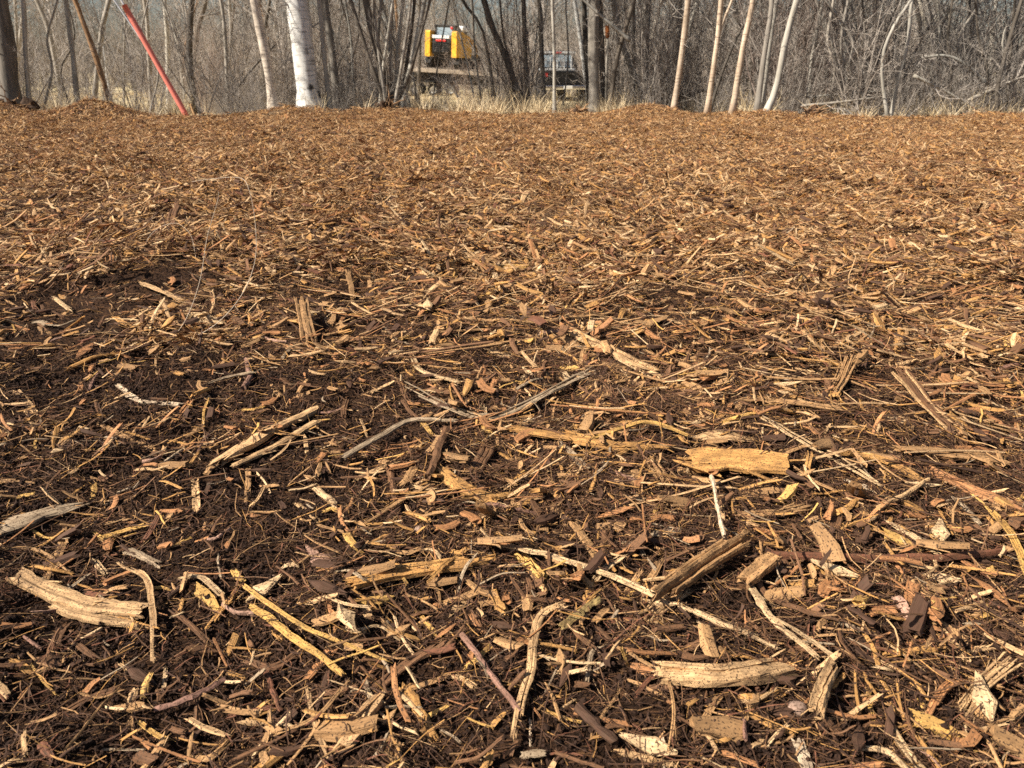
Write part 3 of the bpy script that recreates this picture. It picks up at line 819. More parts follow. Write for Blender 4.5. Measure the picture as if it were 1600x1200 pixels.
SPOKEN = dict(pale="pale tan", cream="cream coloured", yellow="yellow", golden="golden", tan="tan", orange="orange brown", brown="brown", red="reddish brown",
              mauve="mauve brown", grey="grey brown", dark="dark brown", olive="olive", white="whitish", pink="pinkish", stone="pinkish")
NOUN = dict(wood_chip="chip", wood_splinter="splinter", wood_stick="stick", wood_strip="strip", twig="twig", bark_piece="bark piece", wood_slab="slab",
            root_piece="root piece", fibre_bundle="fibre bundle", stone="stone", straw="stalk")
CATS = dict(wood_chip="wood chip", wood_splinter="splinter", wood_stick="stick", wood_strip="wood strip", twig="twig", bark_piece="bark", wood_slab="wood slab",
            root_piece="root", fibre_bundle="fibre bundle", stone="stone", straw="stalk")
GROUPS = {k: v + " scattered over the mulch" for k, v in dict(wood_chip="wood chips", wood_splinter="splinters", wood_stick="sticks", wood_strip="wood strips", twig="twigs",
          bark_piece="bark pieces", wood_slab="wood slabs", root_piece="root pieces", fibre_bundle="fibre bundles", stone="stones", straw="stalks").items()}
LM = []
for h in HP:
    if h[6]:
        LM.append((h[6], np.mean(np.array(h[4], float), 0), h[5]))
USED = set(h[5] for h in HP if h[5])

def auto_label(name, col, pts):
    p = np.array(pts, float); c = p.mean(0); d = p[-1] - p[0]
    if d[0] < 0: d = -d
    ln = np.hypot(*d); size = "short" if ln < 32 else ("long" if ln > 75 else "")
    a = math.degrees(math.atan2(-d[1], d[0]))
    way = "lying level" if abs(a) < 14 else ("pointing away" if abs(a) > 66 else ("slanting up right" if a > 0 else "slanting down right"))
    order = sorted(LM, key=lambda q: np.hypot(q[1][0] - c[0], (q[1][1] - c[1]) * 1.3))
    for far in range(6):
        ph, q, _l = order[far]
        e = c - q
        rel = ("right of" if e[0] > 0 else "left of") if abs(e[0]) > abs(e[1]) * 1.2 else ("in front of" if e[1] > 0 else "behind")
        s = " ".join(x for x in (size, SPOKEN[col], NOUN[name], way, rel, "the", ph) if x)
        if s not in USED:
            USED.add(s)
            return s
    return None

def px_w(p, wpx, dirpx):
    zc = p[1] * ct - (p[2] - CAM_H) * st
    dep = math.atan2(CAM_H, p[1])
    lev = abs(dirpx[0]) / (np.hypot(*dirpx) + 1e-6)
    return wpx * zc / FPX * (1 + (min(1.0 / max(sin(dep), .45), 1.7) - 1) * lev * .4) * .80

def build_piece(h, seed):
    name, shape, col, wpx, pts, label, lm, o = h
    rg = np.random.default_rng(seed)
    if label is None:
        label = auto_label(name, col, pts)
        if label is None:
            return
    c = np.array(C[col]) * (.92 + .16 * rg.random())
    mb = MB()
    G = np.array([on_ground(*p) for p in pts])
    if shape == "lump":
        r = px_w(G[0], wpx, (0, 1)) / 2
        lump(mb, (0, 0, 0), r, rg, c, .65, 2)
        o_ = link(name, mb.mesh(name, True), M_WOOD, loc=G[0] + np.array([0, 0, r * .3]))
        HEROES.append((G[0][:2], G[0][:2], r * 2))
        tag(o_, label, CATS[name], GROUPS[name])
        return
    W = px_w(G[len(G) // 2], wpx, np.array(pts[-1], float) - np.array(pts[0], float))
    th = o.get("th", .28 if shape == "slab" else .2) * W
    if shape == "round": th = W
    if shape == "flake" and "th" not in o: th = max(.002, .16 * W)
    lift = o.get("lift", .003) * .8 - .001 + th / 2
    def spine(pp, m):
        g = np.array([on_ground(*p) for p in pp])
        q = smooth_path(g, m)
        # a stiff piece bridges the small dips below it
        base = np.maximum(q[:, 2], np.interp(np.linspace(0, 1, m), np.linspace(0, 1, len(g)), g[:, 2]))
        gz = ground_h(q[:, 0], q[:, 1])
        lin = np.linspace(gz[0], gz[-1], m)
        q[:, 2] = np.maximum(.5 * base + .5 * lin, .35 * gz + .65 * base) + lift
        q[:, 2] += np.linspace(o.get("raise_start", 0), o.get("raise_end", 0), m)
        return q
    plen = np.linalg.norm(G[-1] - G[0])
    m = int(np.clip(plen / (W * .55), 6, 16))
    P = spine(pts, m)
    org = np.array([P[m // 2][0], P[m // 2][1], float(ground_h(P[m // 2][0], P[m // 2][1]))])
    if shape in ('round', 'slab') and m > 4:
        P = P + np.cumsum(rg.normal(size=(m, 3)), 0) * W * np.array([.07, .07, .03]) * (1 if shape == 'round' else .6)
    rel = P - org
    HEROES.extend((P[i][:2], P[i + 1][:2], W) for i in range(0, m - 1))
    if shape == "bundle":
        k = o.get("strands", 6)
        T = rel[-1] - rel[0]; T /= np.linalg.norm(T) + 1e-9
        sd_ = np.cross(T, (0, 0, 1)); sd_ /= np.linalg.norm(sd_) + 1e-9
        tipc = C[o.get("tips", col)]
        for i in range(k):
            u = (i + .5) / k - .5 + rg.normal() * .06
            s = np.linspace(0, 1, m)
            spread = .75 + .7 * s ** 2 * rg.random() + .5 * (1 - s) ** 2 * rg.random()
            a0 = int(rg.integers(0, max(1, m // 4))); b0 = m - int(rg.integers(0, max(1, m // 4)))
            Q = rel + np.outer(u * W * spread, sd_) + np.outer(rg.normal(size=m) * .03 * W + (rg.random() - .3) * .35 * W * (s - .5) ** 2 * 4 + rg.random() * W * .12, (0, 0, 1))
            wi = W / k * (1.0 + .9 * rg.random())
            cc = c * (.75 + .45 * rg.random()) if rg.random() > .4 else np.array(tipc) * (.8 + .3 * rg.random())
            piece(mb, Q[a0:b0], wi, wi * .6, cc, rg, 'slab', 6, ragged=1.2)
        for i in range(k):
            p0 = rel[int(rg.integers(m))] + sd_ * W * (rg.random() - .5)
            L = W * (.6 + 1.2 * rg.random())
            dd = T * rg.choice([-1, 1]) + sd_ * rg.normal() * .5 + np.array([0, 0, abs(rg.normal()) * .35])
            piece(mb, p0 + np.outer(np.linspace(0, 1, 4), dd) * L, W * .06, W * .05, c, rg, 'fibre', 4, ragged=.2)
    else:
        if shape == "slab" and plen > 2.2 * W and "split" not in o and m > 6:
            # torn along the grain: narrower laths side by side, each with its own ends
            kk = 2 if W < .014 else 3
            T = rel[-1] - rel[0]; T /= np.linalg.norm(T) + 1e-9
            sd_ = np.cross(T, (0, 0, 1)); sd_ /= np.linalg.norm(sd_) + 1e-9
            for q in range(kk):
                u = (q + .5) / kk - .5
                a0 = int(rg.integers(0, max(2, m // 4))) if q != kk // 2 else 0; b0 = m - (int(rg.integers(0, max(2, m // 4))) if q != kk // 2 else 0)
                fan = 1 + .35 * rg.random() * np.linspace(-1, 1, m) ** 2
                Q = rel + np.outer(u * W * fan, sd_) + np.array([0, 0, rg.normal() * th * .18])
                piece(mb, Q[a0:b0], W / kk * (1.0 + .35 * rg.random()), th * (.75 + .4 * rg.random()), c * (.85 + .25 * rg.random()), rg, "slab", 9, ragged=1.0, ridge=.32)
        else:
          piece(mb, rel, W, th, c, rg, shape, 8 if shape == "round" else 14, ragged=o.get("ragged", .28 if shape == "round" else .45), ridge=.28 if shape == "slab" else .12)
        if "split" in o:
            P2 = spine(o["split"], m) - org
            piece(mb, P2, W * .62, th * .8, c * .93, rg, "slab", 10, ragged=.6)
            HEROES.extend((P2[i][:2] + org[:2], P2[i + 1][:2] + org[:2], W) for i in range(0, m - 1, 2))
        if shape == "slab" and plen > .02:
            # loose slivers lifting from the torn ends and edges
            T = rel[-1] - rel[0]; T /= np.linalg.norm(T) + 1e-9
            sd_ = np.cross(T, (0, 0, 1))
            for i in range(int(rg.integers(6, 12))):
                e = rel[0] if rg.random() < .5 else rel[-1]
                sg = -1 if e is rel[0] else 1
                j = int(rg.integers(0, m))
                if rg.random() < .45: e = rel[j]
                p0 = e + sd_ * W * (rg.random() - .5) * .9 + np.array([0, 0, th * .25])
                L = W * (.35 + .8 * rg.random())
                dd = T * sg + sd_ * rg.normal() * .3 + np.array([0, 0, rg.normal() * .22])
                piece(mb, p0 - T * sg * L * .4 + np.outer(np.linspace(0, 1, 4), dd) * L, W * (.05 + .1 * rg.random()), W * .05, c * (.85 + .3 * rg.random()), rg, 'slab', 5, ragged=.8)
    o_ = link(name, mb.mesh(name), M_WOOD, loc=org)
    tag(o_, label, CATS[name], GROUPS[name])

for i, h in enumerate(HP):
    build_piece(h, 100 + i)

# further loose pieces between the ones above
rg = np.random.default_rng(5)
made = 0; tries = 0
centres = [np.mean(np.array(h[4], float), 0) for h in HP]
while made < 280 and tries < 6000:
    tries += 1
    y = 470 + 740 * rg.random() ** .9; x = rg.random() * 1640 - 20
    if min(np.hypot(x - q[0], y - q[1]) for q in centres) < 25: continue
    k = rg.random(); sc = .45 + .55 * (y - 200) / 1000
    a = rg.normal() * .7 if rg.random() < .65 else rg.random() * pi
    if k < .40: name, shape, L, wpx = "wood_splinter", "slab", 36 + 50 * rg.random(), 4 + 4 * rg.random()
    elif k < .75: name, shape, L, wpx = "wood_chip", ("flake" if rg.random() < .1 else "slab"), 20 + 26 * rg.random(), 8 + 8 * rg.random()
    elif k < .88: name, shape, L, wpx = "twig", "round", 30 + 55 * rg.random(), 4 + 5 * rg.random()
    else: name, shape, L, wpx = "wood_strip", "bundle", 50 + 60 * rg.random(), 9 + 8 * rg.random()
    L *= sc; wpx *= sc
    dx, dy = cos(a) * L / 2, -sin(a) * L / 2 * .75
    bend_ = rg.normal() * .08 * L
    pts = [(x - dx, y - dy), (x + dy * .1, y + bend_), (x + dx, y + dy)]
    pal = ["tan", "golden", "brown", "brown", "pale", "orange", "red", "grey", "cream", "yellow"] if name != "twig" else ["mauve", "brown", "red", "grey", "dark", "pink"]
    col = pal[int(rg.integers(len(pal)))]
    n0 = len(USED)
    build_piece((name, shape, col, wpx, pts, None, None, dict(strands=4, lift=.003 + .006 * rg.random(), raise_end=(.012 * rg.random() if rg.random() < .3 else 0))), 900 + tries)
    if len(USED) > n0:
        made += 1; centres.append(np.array([x, y]))

# ------------------------------------------------------------------ thin looping stems
def stem(label, pts, lifts, r):
    P = []
    for (px, py, Y) in pts:
        P.append(at_depth(px, py, Y))
    P = smooth_path(np.array(P), 40)
    org = P[0].copy()
    mb = MB(); mb.tube(P - org, np.linspace(r, r * .6, 40), 6)
    o = link("dry_stem", mb.mesh("dry_stem", True), M_STEM, loc=org)
    tag(o, label, "dry stem", "thin dry stems looping above the mulch")
M_STEM = simple("dry_stem_skin", (.46, .37, .28), .5, var=.2, scale=60)
def gy(px, py): return float(on_ground(px, py)[1])
g0 = gy(258, 540)
stem("thin dry stem standing up in a hook, middle of the three loops", [(258, 542, g0), (290, 500, g0 + .01), (312, 440, g0 + .03), (324, 370, g0 + .05), (341, 310, g0 + .06), (338, 297, g0 + .06), (328, 297, g0 + .05)], 0, .0007)
stem("tallest thin dry stem arching over to the left in a wide loop", [(262, 543, g0), (330, 512, g0 + .01), (375, 465, g0 + .03), (398, 410, g0 + .06), (399, 350, g0 + .09), (389, 296, g0 + .10), (375, 278, g0 + .12), (335, 279, g0 + .14), (300, 284, g0 + .16)], 0, .0007)
g1 = gy(224, 396)
stem("low thin dry stem arched like a hoop, left of the taller loops", [(224, 398, g1), (232, 372, g1), (250, 355, g1 + .01), (276, 349, g1 + .01), (296, 364, g1), (303, 385, g1 - .02), (308, 420, g1 - .10), (312, 455, g1 - .2)], 0, .0007)

# ------------------------------------------------------------------ loose litter: what nobody could count
def sample(y0, y1, dens, ext=.78):
    area = (y1 ** 2 - y0 ** 2) * ext + .8 * (y1 - y0)
    n = int(area * dens)
    u = rng.random(n * 2)
    y = np.sqrt(y0 ** 2 + u * (y1 ** 2 - y0 ** 2))
    x = (rng.random(n * 2) * 2 - 1) * (ext * y + .4)
    return x[:n], y[:n]

def keep_off(x, y, f=.5, p=.72):
    keep = np.ones(len(x), bool)
    A = np.array([h[0] for h in HEROES]); B = np.array([h[1] for h in HEROES]); Wd = np.array([h[2] for h in HEROES])
    P = np.stack([x, y], -1)
    for i0 in range(0, len(x), 4000):
        Q = P[i0:i0 + 4000]
        ab = B - A; t = ((Q[:, None, :] - A[None]) * ab[None]).sum(-1) / ((ab ** 2).sum(-1)[None] + 1e-12)
        t = np.clip(t, 0, 1)
        d = np.linalg.norm(Q[:, None, :] - (A[None] + ab[None] * t[..., None]), axis=-1)
        hit = (d < Wd[None] * f + .002).any(1)
        keep[i0:i0 + 4000] = ~(hit & (rng.random(len(Q)) < p))
    return keep

def patchy(x, y):
    """how thickly the loose wood lies: thin over the dark near left, thick to the right and beyond"""
    v = .60 + .42 * fbm(x / .28, y / .28, 2, 51) + .25 * fbm(x / .9, y / .9, 2, 58) + .22 * sstep(1.0, 2.2, y) + .40 * sstep(2.6, 4.5, y) + .25 * sstep(2.6, 4.5, y) * fbm(x / 1.1, y / 1.1, 2, 61) + .30 * np.clip(x / (y * .6 + .1), -1, 1) - .38 * sstep(-.05, .5, -x / y) * sstep(.9, 1.3, y) * (1 - sstep(2.6, 4.2, y))
    return np.clip(v, .12, 1.3)

def layer(name, protos, zones, label, thin=True, lift=0.0, srange=(.8, 1.25), tilt=.1, off=True):
    X, Y = [], []
    for y0, y1, d in zones:
        x, y = sample(y0, y1, d)
        X.append(x); Y.append(y)
    x = np.concatenate(X); y = np.concatenate(Y)
    if thin:
        k = rng.random(len(x)) < patchy(x, y); x, y = x[k], y[k]
    if off:
        k = keep_off(x, y); x, y = x[k], y[k]
    edge = 9.0 - edge_shift(x) + .32 * vnoise(x / .6, y * 0, 77) + .28 * vnoise(x / .17, y * 0, 78)
    k = (y < edge) | ((y < edge + .8) & (rng.random(len(x)) < .3)); x, y = x[k], y[k]
    n = len(x); yaw = rng.random(n) * 2 * pi
    rot = rot_for(x, y, yaw, rng.normal(size=n) * tilt, rng.normal(size=n) * tilt)
    pos = np.stack([x, y, ground_h(x, y) + lift * rng.random(n)], -1)
    scatter(name, protos, pos, rot, srange[0] + (srange[1] - srange[0]) * rng.random(n), label)

g = np.random.default_rng(77)
layer("soil_crumbs", [(proto_crumbs(g, 22, .02, (.0005, .0024)), M_CR) for M_CR in [simple("soil_crumb", (.031, .015, .0088), .95, var=.6, scale=160, bump=.002, bscale=500)] for _ in range(8)],
      [(.28, 1.3, 6500), (1.3, 2.6, 1500)], "dark crumbs of soil between the wood", thin=False, off=False)
DARKW = ["brown"] * 11 + ["red"] * 4 + ["tan"] * 3 + ["golden"] * 2 + ["dark"] * 16 + ["pale"]
layer("shredded_fibre", [(proto_fibres(g, 10, .03, (.008, .045), (.0005, .0013), DARKW), M_LITTER) for _ in range(20)],
      [(.28, 1.3, 9000), (1.3, 2.8, 3000)], "fine shredded wood fibre over the soil", off=True)
layer("loose_splinters", [(proto_splinters(g, 6, .04, (.010, .046), (.0009, .0052), tilt=.2), M_LITTER) for _ in range(30)],
      [(.28, 1.3, 2500), (1.3, 2.8, 2100)], "loose splinters and chips over the soil", srange=(.7, 1.3), tilt=.16)
layer("wood_mulch", [(proto_splinters(g, 60, .12, (.012, .070), (.0015, .0085), 40, lift=.020, chip=.3, tilt=.26, pal=CFAR), M_LITTER) for _ in range(18)],
      [(1.1, 1.7, 45), (1.7, 2.6, 120), (2.6, 9.9, 250)], "shredded wood mulch spread to the edge of the woods", thin=True, srange=(.85, 1.3), lift=.006)

x, y = sample(.75, 4.2, 260)
k = rng.random(len(x)) < np.clip(.35 + .75 * x / (y * .6 + .1) + .3 * fbm(x / .5, y / .5, 2, 71), 0.03, 1) * sstep(.6, 1.5, y); x, y = x[k], y[k]
k = keep_off(x, y); x, y = x[k], y[k]
n_ = len(x)
def proto_strand(g):
    mb = MB()
    for _ in range(3):
        L = .05 + .09 * g.random()
        piece(mb, yaw_path(bent(g, L, .12, 5), g.normal() * .25, np.array([g.normal() * .02, g.normal() * .012, .004 + .006 * g.random()]), g.normal() * .06), .0014 + .0032 * g.random(), .0014, rcol(g, CFAR), g, 'slab', 5, ragged=1.0)
    return mb.mesh("strand")
scatter("straw_strands", [(proto_strand(g), M_LITTER) for _ in range(14)], np.stack([x, y, ground_h(x, y) + .004], -1), rot_for(x, y, rng.normal(size=n_) * .38 - .12, rng.normal(size=n_) * .08), .7 + .7 * rng.random(n_), "long flattened strands of split wood lying across the mulch")

# ------------------------------------------------------------------ woody plants
def wander(p, d, L, k, wob, rg, up=.0):
    pts = [np.array(p, float)]; d = np.array(d, float); d /= np.linalg.norm(d)
    for i in range(k):
        d = d + rg.normal(size=3) * wob + np.array([0, 0, up]); d /= np.linalg.norm(d)
        pts.append(pts[-1] + d * L / k)
    return np.array(pts)

def twigs(mb, path, r, L, n, rg, depth, lo=.15, up=.06):
    for i in range(n):
        u = lo + (1 - lo) * rg.random(); j = u * (len(path) - 1); a = int(min(j, len(path) - 2)); p = path[a] + (path[a + 1] - path[a]) * (j - a)
        T = path[a + 1] - path[a]; T /= np.linalg.norm(T) + 1e-9
        q = rg.normal(size=3); q -= T * q.dot(T); q /= np.linalg.norm(q) + 1e-9
        d = T * (.5 + .5 * rg.random()) + q * (.6 + .4 * rg.random())
        ll = L * (.5 + .8 * rg.random()) * (1.15 - .5 * u)
        pt = wander(p, d, ll, 3 if depth else 2, .22, rg, up)
        mb.tube(pt, np.linspace(r, r * .45, len(pt)), 3, cap=False)
        if depth:
            twigs(mb, pt, r * .55, ll * .45, 4 if depth == 1 else 5, rg, depth - 1, .2, up)

def shrub_mesh(rg, stems, hgt, spread, r, n1):
    mb = MB()
    for _ in range(stems):
        a = rg.random() * 2 * pi; b = rg.random() * spread
        pt = wander((cos(a) * .12 * rg.random(), sin(a) * .12 * rg.random(), -.05), (cos(a) * b, sin(a) * b, 1), hgt * (.6 + .5 * rg.random()), 7, .09, rg, .03)
        rr = r * (.6 + .7 * rg.random())
        mb.tube(pt, np.linspace(rr, rr * .3, len(pt)), 4, cap=False)
        twigs(mb, pt, rr * .42, hgt * .22, n1, rg, 1, .08)
    return mb.mesh("shrub", tint=False)

def crown_mesh(rg, hgt, n):
    mb = MB()
    lead = wander((0, 0, 0), (0, 0, 1), hgt, 8, .05, rg, .05)
    for i in range(n):
        u = rg.random() ** .8; j = u * 7.5; a = int(j); p = lead[a] + (lead[a + 1] - lead[a]) * (j - a)
        an = rg.random() * 2 * pi
        L = hgt * .34 * (1.1 - u) + .3
        pt = wander(p, (cos(an), sin(an), .5 + .5 * rg.random()), L, 4, .12, rg, .08)
        r = .010 * (1.2 - u) + .003
        mb.tube(pt, np.linspace(r, r * .3, len(pt)), 4, cap=False)
        twigs(mb, pt, r * .4, L * .35, 7, rg, 1, .1)
    return mb.mesh("crown", tint=False)

rg = np.random.default_rng(21)
CROWNS = [crown_mesh(rg, 5.0, 34) for _ in range(4)]
TREES = []       # (phrase, px, py) for neighbours' labels

def tree(name, label, cat, m, px, Y, wpx, H_=7.0, group=None, crown=True, twm=None, phrase=None, fork=None, taper=.75, roots=0, crown_z=None):
    """trunk along the points px (base first) seen in the photo, standing Y metres away, carried on up to H_"""
    rg = np.random.default_rng(int(abs(px[0][0]) * 7 + Y * 13))
    if Y < 13: Y *= nearer(px[0][0])
    pts = [at_depth(p[0], p[1], Y) for p in px]
    gz = float(ground_h(pts[0][0], Y))
    base = np.array([pts[0][0] + (pts[0][0] - pts[1][0]) / max(.05, pts[1][2] - pts[0][2]) * (pts[0][2] - gz) * .6, Y, gz - .06])
    P = [base] + [p for p in pts if p[2] > gz + .05]
    d = P[-1] - P[-2]; d /= np.linalg.norm(d)
    for _ in range(8):
        if P[-1][2] > H_: break
        d = d + np.array([rg.normal() * .05, rg.normal() * .07, .06]); d /= np.linalg.norm(d)
        P.append(P[-1] + d * 1.0)
    k = 26
    Q = smooth_path(P, k)
    zc = Y
    r0 = wpx / 2 * zc / FPX
    z = Q[:, 2] - gz
    R = r0 * np.clip(1 - taper * (np.clip(z, 0, 99) / H_), .12, 1) * (1 + .04 * rg.normal(size=k))
    R *= 1 + .75 * np.exp(-np.clip(z, 0, 9) / .09)
    loc = np.array([base[0], Y, gz])
    e = empty(name, loc, label, cat, group)
    mb = MB(); mb.tube(Q - loc, R, 10 if wpx > 12 else 7)
    if roots:
        for i in range(roots):
            a = i * 2 * pi / roots + rg.random()
            pr = np.array([[0, 0, .16], [cos(a) * r0 * 1.3, sin(a) * r0 * 1.3, .07], [cos(a) * r0 * 2.6, sin(a) * r0 * 2.6, .0]])
            mb.tube(smooth_path(pr, 6), np.linspace(r0 * .6, r0 * .2, 6), 6)
    V_ = mb.v[0]; mb.v[0] = V_ + rg.normal(size=V_.shape) * r0 * .05
    link("trunk", mb.mesh("trunk", True, tint=False), m, e)
    if crown:
        tw = MB(); lowQ = (Q - loc)[2:14]
        twigs(tw, lowQ, max(.0025, r0 * .08), .42, 9, rg, 1, .05, .04)
        tag(link("side_twig", tw.mesh("side_twig", tint=False), twm or B_TWIG, e), kind="stuff")
    if fork:
        F = [at_depth(p[0], p[1], Y) for p in fork[0]]
        d = F[-1] - F[-2]; d /= np.linalg.norm(d)
        for _ in range(3): F.append(F[-1] + (d + np.array([rg.normal() * .05, rg.normal() * .1, .05])) * .9)
        mb = MB(); F = smooth_path(F, 14) - loc
        r1 = fork[1] / 2 * zc / FPX
        mb.tube(F, np.linspace(r1, r1 * .3, 14), 7)
        link("limb", mb.mesh("limb", True, tint=False), m, e)
    if crown:
        ci = int(rg.integers(len(CROWNS)))
        zz = crown_z if crown_z is not None else 1.5 + rg.random() * .8
        i = int(np.argmin(abs(z - zz)))
        c = link("crown", CROWNS[ci], twm or B_TWIG, e, Q[i] - loc)
        dd = Q[-1] - Q[i]; dd /= np.linalg.norm(dd)
        c.rotation_euler = Vector(dd).to_track_quat('Z', 'Y').to_euler()
        s = (H_ - zz + .6) / 5.0; c.scale = (s, s, s)
    TREES.append((phrase, np.mean([p[0] for p in px]), px[0][1]))
    return e

